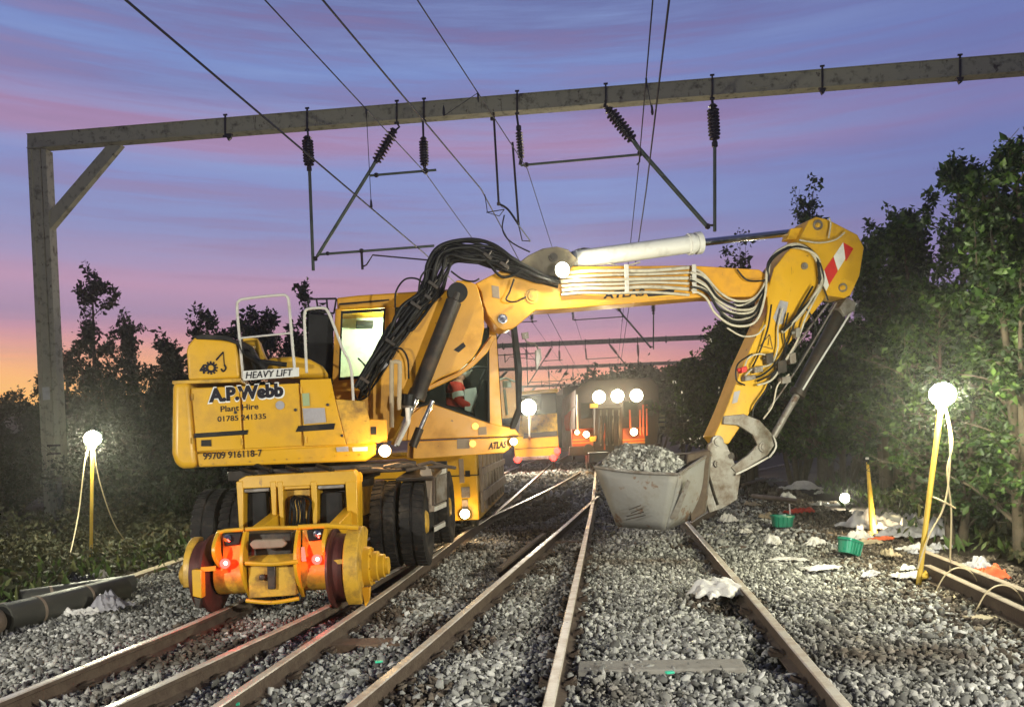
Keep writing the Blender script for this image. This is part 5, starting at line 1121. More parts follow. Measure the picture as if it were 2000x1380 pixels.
    for s_ in (-1, 1): R('rail_wheel', flange_wheel(fx + UR * .69 * s_, s_), 'darksteel', X, smooth=35)
    mb = MB(); mb.box(U(0, 2.3, .8), UR * .3, UF * .7, UP * .12); R('swing_arm', mb, 'yellow2', X)
    # ---- lights on the machine
    def work(px, py, off, r, key, col, s, power, aim, w=.03):
        c = EP(px, py, off); a = Vector(aim).normalized()
        mb = MB(); mb.lathe(c - a * .07, a, [(0, r * .5), (.03, r * .95), (.07, r * 1.12), (.075, r * 1.12), (.078, r)], 20); h = R('work_light', mb, 'black', X, smooth=35)
        mb = MB(); mb.lathe(c, a, [(.002, r * .98), (.012, r * .98), (.03, r * .6), (.036, .005)], 20); R('lens', mb, glow(key, col, s), h)
        lamp('work_lamp', c + a * .09, power, col, X, w)
    work(1098, 527, .44, .10, 'white', (1, .93, .72), 60, 70, (.35, -.9, -.12)); lamp('boom_lamp', EP(1112, 532, .52), 16, (1, .90, .62), X, .04)
    work(752, 880, O + .06, .07, 'amber', (1, .62, .26), 45, 14, (-.05, -1, .0))
    work(1003, 862, cz + .1, .05, 'amberpale', (1, .72, .36), 45, 10, (.1, -1, 0))
    mb = MB(); mb.tube([EP(775, 868, .9), EP(790, 838, .9), EP(797, 822, .9), EP(796, 796, .9)], [.03, .045, .05, .03], 10, smooth=4); R('lamp_stalk', mb, 'white', X, smooth=60)  # white tube stands in for the streak of lamp glare
    return X
def operator():
    # seated person behind the lower cab window
    off = -.78
    def e(x, y, o=0.0): return EP(x, y, off + o)
    joints = [e(880, 826), e(884, 800), e(890, 772), e(894, 752), e(897, 742), e(900, 732), e(905, 722), e(892, 756, .2), e(896, 785, .25), e(925, 792, .22), e(892, 756, -.2), e(898, 785, -.24), e(926, 790, -.2), e(920, 822, .12), e(922, 846, .12), e(920, 822, -.12), e(922, 846, -.12)]
    ed = [(0, 1), (1, 2), (2, 3), (3, 4), (4, 5), (5, 6), (3, 7), (7, 8), (8, 9), (3, 10), (10, 11), (11, 12), (0, 13), (13, 14), (0, 15), (15, 16)]
    rad = [.14, .14, .15, .10, .055, .085, .095, .065, .05, .035, .065, .05, .035, .08, .06, .08, .06]
    org = joints[0]
    me = bpy.data.meshes.new('person'); me.from_pydata([tuple(j - org) for j in joints], ed, [])
    o = bpy.data.objects.new('person', me); COL.objects.link(o); o.location = org; ORG[o.name] = org
    o.modifiers.new('skin', 'SKIN'); me.materials.append(M['skin'])
    for i, r in enumerate(rad): me.skin_vertices[0].data[i].radius = (r, r)
    me.skin_vertices[0].data[0].use_root = True
    s = o.modifiers.new('sub', 'SUBSURF'); s.levels = 1; s.render_levels = 2
    tag(o, 'seated person in the cab in a red hi-vis jacket and white helmet', 'person')
    j2 = [e(880, 820), e(884, 800), e(890, 772), e(894, 754), e(892, 756, .2), e(897, 785, .25), e(922, 792, .22), e(892, 756, -.2), e(899, 785, -.24)]
    me = bpy.data.meshes.new('jacket'); me.from_pydata([tuple(j - org) for j in j2], [(0, 1), (1, 2), (2, 3), (3, 4), (4, 5), (5, 6), (3, 7), (7, 8)], [])
    jk = bpy.data.objects.new('jacket', me); COL.objects.link(jk); jk.parent = o; jk.modifiers.new('skin', 'SKIN'); me.materials.append(M['red'])
    for i, r in enumerate([.17, .17, .175, .12, .085, .068, .05, .085, .068]): me.skin_vertices[0].data[i].radius = (r, r)
    me.skin_vertices[0].data[0].use_root = True
    s = jk.modifiers.new('sub', 'SUBSURF'); s.levels = 1; s.render_levels = 2
    for nm, a, b, r in (('reflective_band', e(894, 766, .22), e(896, 776, .235), .088), ('reflective_band', e(884, 806), e(886, 796), .185)):
        mb = MB(); mb.cyl(a, b, r, 18); obj(nm, mb, 'white', o)
    mb = MB(); mb.sphere(e(905, 722), .118, 18, 10, 1, 1, .95); mb.lathe(e(905, 724), UP, [(-.01, .13), (.01, .135)], 18); obj('helmet', mb, 'white', o)
    mb = MB(); mb.prism([e(907, 760, .27), e(930, 756, .27), e(934, 782, .27), e(924, 806, .27), e(908, 800, .27)], -EP.n * .03); obj('paper_sheet', mb, 'white', o)

# ------------------------------------------------------------------ other machines
def cc_box(mb, px0, py0, px1, py1, Y, d, mi=0):
    mb.prism([P(px0, py0, Y), P(px1, py0, Y), P(px1, py1, Y), P(px0, py1, Y)], Vector((0, d, 0)), mi)
def trailer():
    # yellow rail trailer standing ahead of the excavator on the same line
    Y0, Y1 = 13.4, 19.2
    o = P(935, 1018, Y0); X = thing('rail_trailer', Vector((o.x - .9, Y0, .14)), 'yellow rail trailer with pale slatted side panels, standing just beyond the excavator tyres', 'rail trailer')
    d = (P(985, 966, Y1) - P(936, 1018, Y0)); d.z = 0; d.normalize(); r = Vector((d.y, -d.x, 0)); c0 = P(936, 1000, Y0)
    zt = P(900, 884, Y0).z; zb = .34
    def Q(x, y, z): return Vector((c0.x, c0.y, 0)) + r * x + d * y + UP * z
    def bx(name, x0, x1, y0, y1, z0, z1, mat, par=X, bev=.01):
        mb = MB(); mb.box(Q((x0 + x1) / 2, (y0 + y1) / 2, (z0 + z1) / 2), r * ((x1 - x0) / 2), d * ((y1 - y0) / 2), UP * ((z1 - z0) / 2)); return obj(name, mb, mat, par, bevel=bev)
    b = bx('body', -1.9, 0, 0, 5.7, zb, zt, 'yellow', X, .02)
    bx('seam', -1.9, .005, -.006, 5.7, 1.08, 1.10, 'black', b, 0)
    bx('top_rail', -1.92, .03, -.03, 5.72, zt, zt + .06, 'yellow2', b)
    for k in range(8):
        y = .25 + k * .68; bx('slat', .0, .05, y, y + .16, zb + .1, zt - .02, 'palepipe', b, .006)
        bx('slat_panel', .0, .02, y + .17, y + .66, zb + .45, zt - .28, 'wood_pale', b, 0)
    bx('side_band', .02, .07, .1, 5.5, zb + .28, zb + .46, 'palepipe', b, .006); bx('side_band', .02, .07, .1, 5.5, zt - .40, zt - .28, 'palepipe', b, .006)
    for i, (x0, x1, z0, z1, mt) in enumerate(((-.30, -.22, zt - .5, zt - .1, 'palepipe'), (-.2, -.12, zt - .4, zt - .3, 'black'), (-.28, -.14, .72, .9, 'steel'), (-.28, -.18, zb + .1, zb + .35, 'palepipe'))):
        bx('fitting', x0, x1, -.02, 0, z0, z1, mt, b, .004)
    a = P(908, 1003, Y0 - .08); mb = MB(); mb.lathe(a + Vector((0, .06, 0)), Vector((0, -1, 0)), [(0, .06), (.05, .085), (.06, .08)], 18); h = obj('headlamp', mb, 'black', X); mb = MB(); mb.lathe(a, Vector((0, -1, 0)), [(0, .078), (.02, .05), (.03, .005)], 18); obj('lens', mb, glow('amberpale', (1, .72, .36), 45), h)
    lamp('head_lamp', a + Vector((0, -.1, 0)), 12, (1, .68, .35), X, .05)
    for y in (.9, 4.6):
        for x in (-1.62, -.18):
            mb = MB(); mb.lathe(Q(x, y, .44), r, [(-.06, .1), (-.05, .33), (.05, .30), (.06, .1)], 24); obj('rail_wheel', mb, 'darksteel', X)
def far_machine():
    Y = 36.0; o = P(1047, 895, Y)
    X = thing('rail_machine', Vector((o.x, Y, .14)), 'far yellow rail machine with a glaring white work light and red tail lights', 'rail machine')
    def pz(name, pts, d, mat, dy=0, par=X, bev=.03):
        mb = MB(); mb.prism([P(x, y, Y + dy) for x, y in pts], Vector((0, d, 0))); return obj(name, mb, mat, par, bevel=bev)
    b = pz('body', [(1003, 858), (1012, 852), (1090, 848), (1093, 893), (1006, 898)], 3, 'yellow'); pz('upper_body', [(1018, 812), (1088, 806), (1090, 848), (1012, 852)], 2.6, 'yellow2', .2)
    pz('grille', [(1023, 846), (1088, 841), (1089, 851), (1022, 856)], .1, 'darksteel', -.05, b); pz('bumper', [(1002, 893), (1094, 888), (1094, 895), (1002, 900)], .3, 'steel', -.1)
    pz('cab', [(1020, 768), (1060, 762), (1086, 765), (1088, 806), (1018, 812)], 2.0, 'dark_trim', .8); pz('window', [(1026, 774), (1056, 770), (1056, 800), (1026, 802)], .03, 'glass', .74); pz('cab_roof', [(1016, 764), (1090, 758), (1090, 766), (1016, 771)], 2.2, 'yellow', .7)
    pz('seam', [(1006, 876), (1092, 871), (1092, 872), (1006, 877)], .02, 'black', -.02, b, 0)
    for px, py in ((1011, 897), (1081, 893), (1088, 880)):
        mb = MB(); mb.lathe(P(px, py, Y - .15), Vector((0, -1, 0)), [(-.1, .15), (.03, .15), (.05, .1)], 16); obj('tail_light', mb, glow('red', (1, .02, .015), 14), X)
    lamp('tail_lamp', P(1046, 890, Y - .8), 15, (1, .05, .03), X, .1)
    c = P(1033, 795, Y - 1.2); mb = MB(); mb.lathe(c, Vector((0, -1, 0)), [(-.12, .14), (0, .35), (.02, .35)], 24); h = obj('work_light', mb, 'black', X); mb = MB(); mb.lathe(c + Vector((0, -.022, 0)), Vector((.1, -1, 0)), [(0, .34), (.05, .26), (.08, .02)], 24); obj('lens', mb, glow('bigwhite', (1, .93, .70), 70), h)
    mb = MB(); mb.tube([P(1033, 800, Y - 1.1), P(1034, 850, Y - 1.1), P(1034, 856, Y)], .05, 8); obj('lamp_post', mb, 'steel', X)
    lamp('work_lamp', c + Vector((0, -.3, 0)), 1300, (1, .92, .72), X, .2)
    for s in (1016, 1080):
        mb = MB(); mb.lathe(P(s, 900, Y + .8), Vector((1, 0, 0)), [(-.06, .1), (-.05, .42), (.05, .38), (.06, .1)], 20); obj('rail_wheel', mb, 'darksteel', X)
def loco():
    Y = 33.0; o = P(1200, 880, Y)
    X = thing('locomotive', Vector((o.x, Y, .14)), 'dark locomotive facing the camera with three glaring roof lamps and amber lower lamps', 'locomotive')
    def pz(name, pts, d, mat, dy=0, par=X, bev=.03):
        mb = MB(); mb.prism([P(x, y, Y + dy) for x, y in pts], Vector((0, d, 0)) + TD * 0); return obj(name, mb, mat, par, bevel=bev)
    pz('body', [(1122, 812), (1124, 760), (1150, 742), (1270, 737), (1286, 752), (1288, 806), (1284, 876), (1124, 880)], 9, 'locodark', .3)
    pz('nose', [(1160, 880), (1162, 796), (1215, 793), (1216, 878)], .8, 'locodark', -.45); pz('buffer_beam', [(1112, 872), (1290, 866), (1290, 884), (1112, 890)], .4, 'locodark', -.35)
    for pts in ([(1116, 838), (1164, 835), (1164, 870), (1118, 872)], [(1216, 836), (1260, 833), (1260, 866), (1216, 868)]): pz('orange_panel', pts, .3, 'locoorange', -.1)
    for x0, x1 in ((1118, 1164), (1216, 1260)):
        for y in (858, 864): pz('yellow_band', [(x0, y), (x1, y - 2), (x1, y), (x0, y + 2)], .03, 'yellow', -.13, X, 0)
    for pts in ([(1134, 786), (1158, 785), (1158, 816), (1134, 818)], [(1218, 783), (1246, 781), (1246, 813), (1218, 815)], [(1256, 781), (1276, 780), (1276, 812), (1256, 813)]):
        w = pz('window', pts, .05, 'black', .27); 
        i = [(pts[0][0] + 2, pts[0][1] + 2), (pts[1][0] - 2, pts[1][1] + 2), (pts[2][0] - 2, pts[2][1] - 2), (pts[3][0] + 2, pts[3][1] - 2)]; pz('pane', i, .02, 'glass', .24, w, 0)
    for x in (1172, 1184, 1196, 1208): pz('grille_bar', [(x, 800), (x + 3, 800), (x + 3, 870), (x, 870)], .05, 'steel', -.5, X, 0)
    for x, y0, y1 in ((1127, 770, 838), (1256, 790, 850), (1263, 790, 850), (1250, 800, 850), (1180, 826, 878), (1230, 800, 836)):
        mb = MB(); mb.tube([P(x, y0, Y - .5), P(x + 1, y1, Y - .5)], .035, 6); obj('handrail', mb, 'rail_white' if x < 1140 else 'locoorange', X)
    pz('marker_panel', [(1152, 788), (1168, 787), (1168, 796), (1152, 797)], .05, 'yellow', -.1); pz('marker_panel', [(1152, 852), (1166, 851), (1164, 862), (1152, 863)], .05, 'yellow', -.55)
    for k in range(7):
        mb = MB(); x = 1172 + 6 * k; mb.tube([P(x, 812, Y - .55), P(x + random.uniform(-4, 4), 840, Y - .7), P(x + random.uniform(-5, 5), 866, Y - .6)], .03, 6, smooth=4); obj('brake_hose', mb, 'hose', X)
    for px, py in ((1170, 775), (1206, 773), (1243, 772)):
        c = P(px, py, Y - .3); mb = MB(); mb.lathe(c, Vector((0, -1, 0)), [(-.15, .12), (0, .22), (.02, .22)], 22); h = obj('roof_lamp', mb, 'black', X)
        mb = MB(); mb.lathe(c + Vector((0, -.02, 0)), Vector((0, -1, 0)), [(0, .25), (.04, .19), (.07, .02)], 22); obj('lens', mb, glow('bigwarm', (1, .88, .60), 80), h)
    lamp('roof_lamps', P(1206, 778, Y - 1.0), 500, (1, .82, .5), X, .3, 120, (0, -1, -.15))
    for px, py, r in ((1127, 844, .08), (1145, 848, .12), (1238, 843, .14)):
        c = P(px, py, Y - .55); mb = MB(); mb.lathe(c, Vector((0, -1, 0)), [(-.4, r * .6), (0, r * 1.1), (.02, r * 1.1)], 18); h = obj('headlamp', mb, 'black', X)
        mb = MB(); mb.lathe(c + Vector((0, -.02, 0)), Vector((0, -1, 0)), [(0, r), (.05, r * .5), (.06, .01)], 18); obj('lens', mb, glow('bigamber', (1, .68, .28), 60), h)
    lamp('head_lamps', P(1140, 848, Y - .9), 70, (1, .5, .15), X, .1); lamp('head_lamps', P(1238, 845, Y - .9), 70, (1, .5, .15), X, .1)
    for s in (1148, 1252):
        mb = MB(); mb.lathe(P(s, 893, Y + .6), Vector((1, 0, 0)), [(-.08, .1), (-.07, .5), (.05, .46), (.06, .1)], 22); obj('wheel', mb, 'darksteel', X)
        mb = MB(); mb.lathe(P(s, 876, Y - .35), Vector((0, -1, 0)), [(0, .08), (.3, .08), (.31, .2), (.36, .2)], 18); obj('buffer', mb, 'darksteel', X)
    # wagon behind, on the neighbouring line
    Yw = 48.0; o = P(1095, 880, Yw); Wg = thing('wagon', Vector((o.x, Yw, .14)), 'tall dark wagon between the far yellow machine and the locomotive', 'wagon')
    mb = MB(); mb.prism([P(1056, 774, Yw), P(1100, 770, Yw), (P(1100, 755, Yw)), P(1130, 752, Yw), P(1132, 872, Yw), P(1060, 874, Yw)], Vector((0, 10, 0))); obj('body', mb, 'locodark', Wg, bevel=.03)
    for x in (1066, 1080, 1096, 1112, 1126):
        mb = MB(); mb.prism([P(x, 776, Yw - .05), P(x + 2, 776, Yw - .05), P(x + 2, 868, Yw - .05), P(x, 868, Yw - .05)], Vector((0, .05, 0))); obj('body_rib', mb, 'darksteel', Wg)
    mb = MB(); mb.prism([P(1056, 870, Yw - .1), P(1134, 868, Yw - .1), P(1134, 880, Yw - .1), P(1056, 882, Yw - .1)], Vector((0, 10, 0))); obj('underframe', mb, 'darksteel', Wg)
    for s in (1068, 1120):
        mb = MB(); mb.lathe(P(s, 884, Yw + .6), Vector((1, 0, 0)), [(-.08, .1), (-.07, .46), (.05, .42), (.06, .1)], 20); obj('wheel', mb, 'darksteel', Wg)
    # red flag on its staff
    fl = thing('red_flag', P(1118, 850, Y - 1.6), 'crumpled red flag hanging left of the locomotive lamps', 'flag'); pts = [(1116, 800), (1110, 804), (1103, 812), (1102, 826), (1105, 840), (1113, 841), (1112, 828), (1114, 814)]
    mb = MB(); mb.prism([P(x, y, Y - 1.6) for x, y in pts], Vector((0, .06, 0))); obj('cloth', mb, 'red', fl, bevel=.01); mb = MB(); mb.tube([P(1104, 810, Y - 1.58), P(1122, 794, Y - 1.58), P(1126, 790, Y - .6)], .02, 6); obj('staff', mb, 'steel', fl)
def board():
    Y = 36.0; b = P(1287, 905, Y); b.z = .0
    X = thing('direction_board', b, 'pale yellow board with a black banded arrow on a thin post, right of the locomotive', 'sign')
    mb = MB(); mb.tube([b, P(1286.5, 832, Y)], .035, 8); obj('post', mb, 'steel', X)
    q = lambda x, y, dy=0: P(x, y, Y + dy)
    mb = MB(); mb.prism([q(1273, 807), q(1299, 806), (q(1299, 832)), q(1273, 833)], Vector((0, .05, 0))); pl = obj('plate', mb, surf('board_paint', (.74, .70, .36), .5, dirt=(.6, .55, .3)), X)
    for y0, y1 in ((815, 817), (823, 826)):
        mb = MB(); mb.prism([q(1273, y0, -.01), q(1299, y0 - 1, -.01), q(1299, y1 - 1, -.01), q(1273, y1, -.01)], Vector((0, .008, 0))); obj('black_band', mb, 'ink', pl)
    mb = MB(); mb.prism([q(1280, 816, -.012), q(1288, 820, -.012), q(1280, 824, -.012)], Vector((0, .008, 0))); obj('arrow', mb, 'ink', pl)
    # grey kerb-like box in front of the locomotive
    mb = MB(); a = P(1152, 884, 24); mb.prism([P(1151, 884, 24), P(1190, 882, 24), P(1190, 898, 24), P(1151, 905, 24)], Vector((0, .5, 0))); mb.prism([P(1151, 884, 23.95), P(1190, 882, 23.95), P(1190, 885, 23.95), P(1151, 887, 23.95)], Vector((0, .6, 0)))
    tag(obj('track_box', mb, 'darksteel', bevel=.02), 'low dark box with a pale lid beside the track in front of the locomotive', 'box')

# ------------------------------------------------------------------ site lights
def site_light(base, head, label, cables, power, col=(1, .98, .68), aim=None):
    flood = aim is not None
    X = thing('site_light', base, label, 'site light', 'portable site lights along the tracks')
    mb = MB(); mb.tube([base - UP * .06, base.lerp(head, .5), head - (head - base).normalized() * .1], .026, 10); obj('pole', mb, 'polepaint', X, smooth=60)
    mb = MB(); d = (head - base).normalized(); mb.lathe(head - d * .16, d, [(0, .03), (.02, .05), (.07, .06), (.08, .04)], 18); hd = obj('lamp_holder', mb, 'polepaint', X, smooth=40)
    mb = MB(); mb.sphere(head, .125, 20, 12, 1, 1, .95); obj('globe', mb, glow('globe', (1, .96, .76), 60), X, smooth=60)
    for c in cables:
        mb = MB(); mb.tube(c, .009, 6, smooth=8); obj('cable', mb, 'cable', X, smooth=60)
    if flood:
        lamp('flood_lamp', head + aim.normalized() * .2, power, col, X, .12, 88, aim); return X
    for s in (-1, 1):      # four lamps just outside the globe carry its light to the place
        lamp('globe_lamp', head + Vector((s * .14, -.05, .03)), power / 4, col, X, .09); lamp('globe_lamp', head + Vector((s * .03, .13 * s, -.14)), power / 4, col, X, .09)
    return X
def site_lights():
    b = G(1792, 1142, 0); hd = P(1841, 770, b.y + .05)
    b2 = b + Vector((.22, .1, 0))
    site_light(b, hd, 'tall glaring site light on a leaning yellow pole at the right', [
        [hd, P(1856, 870, b.y - .05), P(1846, 980, b.y - .05), P(1815, 1045, b.y - .05), P(1792, 1110, b.y - .05)],
        [hd, P(1860, 860, b.y), P(1850, 920, b.y), P(1858, 1000, b.y), P(1856, 1110, b.y), P(1866, 1140, b.y - .02), P(1920, 1150, b.y)],
        [P(1822, 970, b.y - .04), P(1845, 980, b.y - .06), P(1866, 992, b.y)]], 560)
    b = G(177, 1103, .02); hd = P(181, 856, b.y)
    site_light(b, hd, 'glaring site light on a slim upright yellow pole at the left', [
        [hd, P(166, 900, b.y - .1), P(152, 1010, b.y - .4), P(128, 1110, b.y - 1.2), P(98, 1152, b.y - 1.6)],
        [hd, P(192, 930, b.y + .2), P(222, 1020, b.y + .5), P(260, 1076, b.y + .9)]], 430)
    # two unseen floods added beside the camera to light the foreground
    for x, y, w in ((-7.4, .4, 2500), (6.2, -.2, 3300)):
        b = Vector((x, y, 0)); site_light(b, b + UP * 2.7, 'site light on a yellow pole beside the photographer, %s row, out of frame' % ('left' if x < 0 else 'right'), [[b + UP * 2.65, b + Vector((.3, .2, 1.0)), b + Vector((.5, .5, 0.02))]], w, col=(1, .97, .86), aim=Vector((-.3, 8.3, .4)) - (b + UP * 2.7))

# ------------------------------------------------------------------ debris
def crumple(name, px, py, w, d, h, seed, mat, label, cat, group=None, rot=0.0, z=0.055, folds=1.0, cut=None):
    """a crumpled thin sheet lying in a heap, w by d metres and h high"""
    r = random.Random(seed); n = 26; g0 = G(px, py, z); mb = MB(); ca, sa = math.cos(rot), math.sin(rot)
    ph = [r.uniform(0, 6.3) for _ in range(12)]
    def hh(u, v):
        s = 0
        for k in range(5):
            an = ph[k]; f = 1.5 + 2.3 * k
            s += (1 - abs(math.sin((u * math.cos(an) + v * math.sin(an)) * f * folds + ph[k + 5]))) ** 1.6 / (1 + k * .8)
        return s / 2.1
    for i in range(n + 1):
        for j in range(n + 1):
            u = i / n * 2 - 1; v = j / n * 2 - 1
            an = math.atan2(v, u); rad = max(abs(u), abs(v)); e = 1 - .28 * abs(math.sin(an * 1.5 + ph[10])) - .13 * abs(math.sin(an * 4 + ph[11])) - .06 * math.sin(an * 9 + ph[3])
            uu = u * e; vv = v * e; env = (1 - rad ** 3.0)
            x = uu * w / 2 + .03 * w * math.sin(vv * 7 + ph[2]); y = vv * d / 2 + .03 * d * math.sin(uu * 8 + ph[1]); zz = h * (.12 + env * hh(uu, vv)) + .012 * math.sin(uu * 23 + vv * 17) * min(1, h * 6)
            mb.v.append(Vector((g0.x + x * ca - y * sa, g0.y + x * sa + y * ca, g0.z + zz - .015)))
    mb.f = [(i * (n + 1) + j, (i + 1) * (n + 1) + j, (i + 1) * (n + 1) + j + 1, i * (n + 1) + j + 1) for i in range(n) for j in range(n)]; mb.mi = [0] * len(mb.f)
    o = obj(name, mb, mat, smooth=50); s = o.modifiers.new('solid', 'SOLIDIFY'); s.thickness = .006; s.offset = 1
    return tag(o, label, cat, group)
def debris():
    c = crumple
    c('plastic_sheet', 1408, 1162, .62, .42, .26, 1, 'plastic', 'torn white bag draped against the right rail in the foreground', 'plastic sheet', rot=.3, folds=.45)
    c('plastic_sheet', 1540, 1090, .52, .26, .05, 2, 'plastic', 'long flat strip of white sheeting lying on the ballast', 'plastic sheet', rot=-.5)
    c('plastic_sheet', 1603, 1108, .50, .28, .06, 3, 'plastic', 'flat white sheet at the near right end of the long strip', 'plastic sheet', rot=.1)
    c('plastic_sheet', 1512, 1062, .26, .22, .20, 4, 'plastic', 'upright pointed scrap of cream board standing on the ballast', 'scrap', rot=.8, folds=.4)
    c('plastic_sheet', 1424, 1018, .40, .30, .20, 5, 'plastic', 'small white bag lying right of the bucket on dark ballast', 'plastic bag')
    for i, (px, py, w, d, h, mt, lab) in enumerate((
        (1705, 1032, .95, .7, .42, 'greybag', 'peaked grey bag left of the yellow glowing pole'), (1775, 1045, 1.05, .7, .34, 'greybag', 'grey sheeting right of the glowing pole, part of the rubbish heap'),
        (1830, 1048, .62, .5, .40, 'greybag', 'rounded pale bag behind the leaning yellow pole'), (1745, 1028, .8, .6, .30, 'plastic', 'pale sheet lit by the small ground lamp'),
        (1800, 1078, .42, .22, .10, 'greybag', 'flat dish of grey plastic left of the leaning yellow pole'), (1835, 1070, .3, .2, .12, 'greybag', 'small grey scrap just right of the leaning yellow pole'),
        (1772, 1108, .34, .16, .07, 'plastic', 'small white sheet at the far end of the spare rails'), (1800, 1022, .8, .5, .26, 'plastic', 'white rag at the back of the rubbish heap'),
        (1560, 955, 1.3, .5, .22, 'plastic', 'white litter on the far verge beyond the red cloth'), (1500, 940, 1.1, .5, .22, 'greybag', 'grey scrap on the far verge just right of the bucket linkage'), (1640, 985, .7, .35, .10, 'plastic', 'brightly lit litter next to the far ground lamp'))):
        c('rubbish_bag', px, py, w, d, h, 20 + i, mt, lab, 'rubbish', 'rubbish on the right verge', rot=i * .7)
    lr = random.Random(3)
    where = ['left of the dark green tub', 'beside the red cloth', 'between the two green tubs', 'behind the bright green tub', 'right of the bright green tub', 'below the glowing pole', 'left of the far ground lamp', 'under the bucket linkage', 'beyond the red cloth', 'right of the glowing pole', 'in front of the rubbish heap', 'behind the leaning pole', 'at the edge of the brambles', 'near the end of the spare rails', 'beside the small white bag', 'on the brown stones']
    for i, (px, py) in enumerate(((1500, 1012), (1600, 985), (1590, 1062), (1680, 1052), (1735, 1085), (1690, 1060), (1600, 962), (1470, 985), (1535, 975), (1760, 1020), (1790, 1072), (1850, 1050), (1860, 1035), (1775, 1125), (1455, 1040), (1700, 1120))):
        c(lr.choice(('paper_scrap', 'plastic_scrap')), px, py, lr.uniform(.22, .58), lr.uniform(.14, .34), lr.uniform(.06, .22), 200 + i, lr.choice(('plastic', 'plastic', 'greybag', 'wood_pale')), 'small pale scrap ' + where[i], 'scrap', 'litter on the right verge', rot=lr.uniform(0, 3))
    c('red_cloth', 1562, 1000, .62, .30, .16, 40, 'red', 'crumpled red cloth on the dark ground behind the green tubs', 'cloth')
    c('orange_netting', 1925, 1128, .46, .30, .22, 41, 'orangecloth', 'crumpled orange netting at the right edge behind the spare rails', 'netting', folds=1.6); c('rubbish_bag', 1910, 1108, .35, .25, .20, 42, 'greybag', 'grey bag tucked behind the orange netting', 'rubbish', 'rubbish on the right verge')
    c('orange_cloth', 1720, 1052, .42, .2, .08, 43, 'orangecloth', 'orange cloth at the foot of the glowing yellow pole', 'cloth'); c('yellow_scrap', 1806, 1128, .14, .10, .09, 44, 'polepaint', 'scrap of yellow plastic at the foot of the leaning pole', 'scrap')
    # green tubs
    for px, py, w, rz, tilt, lab in ((1657, 1085, .15, .6, .35, 'bright green plastic tub lying tilted on the ballast'), (1528, 1030, .17, .1, .05, 'dark green plastic tub in shadow beside the white strip')):
        g0 = G(px, py, .05); X = thing('green_tub', g0, lab, 'tub', 'green plastic tubs'); Rm = Matrix.Rotation(rz, 3, 'Z') @ Matrix.Rotation(tilt, 3, 'Y')
        def T(x, y, z): return g0 + Rm @ Vector((x, y, z)) + UP * .02
        mb = MB(); n = 20
        def ring(s, z, pw=4.0):
            out = []
            for k in range(n):
                a = 2 * PI * k / n; cx = abs(math.cos(a)) ** (2 / pw) * math.copysign(1, math.cos(a)); sy = abs(math.sin(a)) ** (2 / pw) * math.copysign(1, math.sin(a)); out.append(T(cx * w * s, sy * w * .72 * s, z))
            return out
        rs = [ring(.84, 0), ring(.97, .15), ring(1.06, .152), ring(1.06, .18), ring(.95, .18), ring(.80, .02)]
        for q in rs: mb.v += q
        for i in range(5): mb.f += [(i * n + k, i * n + (k + 1) % n, (i + 1) * n + (k + 1) % n, (i + 1) * n + k) for k in range(n)]
        mb.f += [tuple(range(n - 1, -1, -1)), tuple(5 * n + k for k in range(n))]; mb.mi = [0] * len(mb.f); obj('body', mb, 'green', X, smooth=40)
        for k in (-.6, -.2, .2, .6):
            mb = MB(); mb.tube([T(w * k, -w * .64, .01), T(w * k, -w * .73, .15)], .007, 6); obj('rib', mb, 'green', X)
    # white edging of stones and tape
    g = [G(1543, 1008, .0) + UP * .22, G(1545, 1032, .04), G(1590, 1040, .03), G(1640, 1046, .03), G(1690, 1052, .03)]
    mb = MB(); mb.tube(g[:2], .012, 6); mb.tube(g[1:], .014, 6, smooth=4); tag(obj('barrier_tape', mb, 'plastic'), 'strip of white tape running from the dark green tub to the glowing pole', 'tape')
    # glowing pole
    b = G(1706, 1046, .0); t = P(1694, 898, b.y); X = thing('marker_pole', b, 'tapering yellow pole lit brightly from a small lamp at its foot', 'pole')
    mb = MB(); mb.tube([b, t], [.052, .018], 14); obj('shaft', mb, 'polepaint', X, smooth=60); mb = MB(); mb.cyl(t, t + (t - b).normalized() * .04, .024, 12); mb2 = MB(); mb2.cyl(t - (t - b).normalized() * .03, t + UP * .01, .026, 12); obj('cap', mb, 'white', X); obj('band', mb2, 'black', X)
    mb = MB(); c0 = b + Vector((.16, -.16, .07)); mb.lathe(c0 - UP * .07, UP, [(0, .07), (.05, .06), (.06, .045)], 16); h = obj('foot_lamp', mb, 'black', X); mb = MB(); mb.sphere(c0, .04, 14, 8); obj('bulb', mb, glow('footbulb', (1, .85, .5), 60), h); lamp('foot_lamp_light', c0 + Vector((-.10, -.04, .07)), 40, (1, .78, .42), X, .04)
    g1 = G(1655, 978, .05); X = thing('ground_lamp', g1, 'small glaring lamp lying on the verge beyond the glowing pole', 'lamp'); mb = MB(); mb.lathe(g1 + UP * .05 + Vector((0, .1, 0)), Vector((-.5, -1, .1)), [(0, .05), (.1, .10), (.11, .10)], 18); obj('housing', mb, 'black', X)
    mb = MB(); mb.lathe(g1 + UP * .055 + Vector((-.05, -.005, .01)), Vector((-.5, -1, .1)), [(.005, .09), (.03, .06), (.04, .01)], 18); obj('lens', mb, glow('bigwhite', (1, .93, .70), 70), X); lamp('ground_lamp_light', g1 + Vector((-.15, -.25, .18)), 55, (1, .97, .75), X, .05)
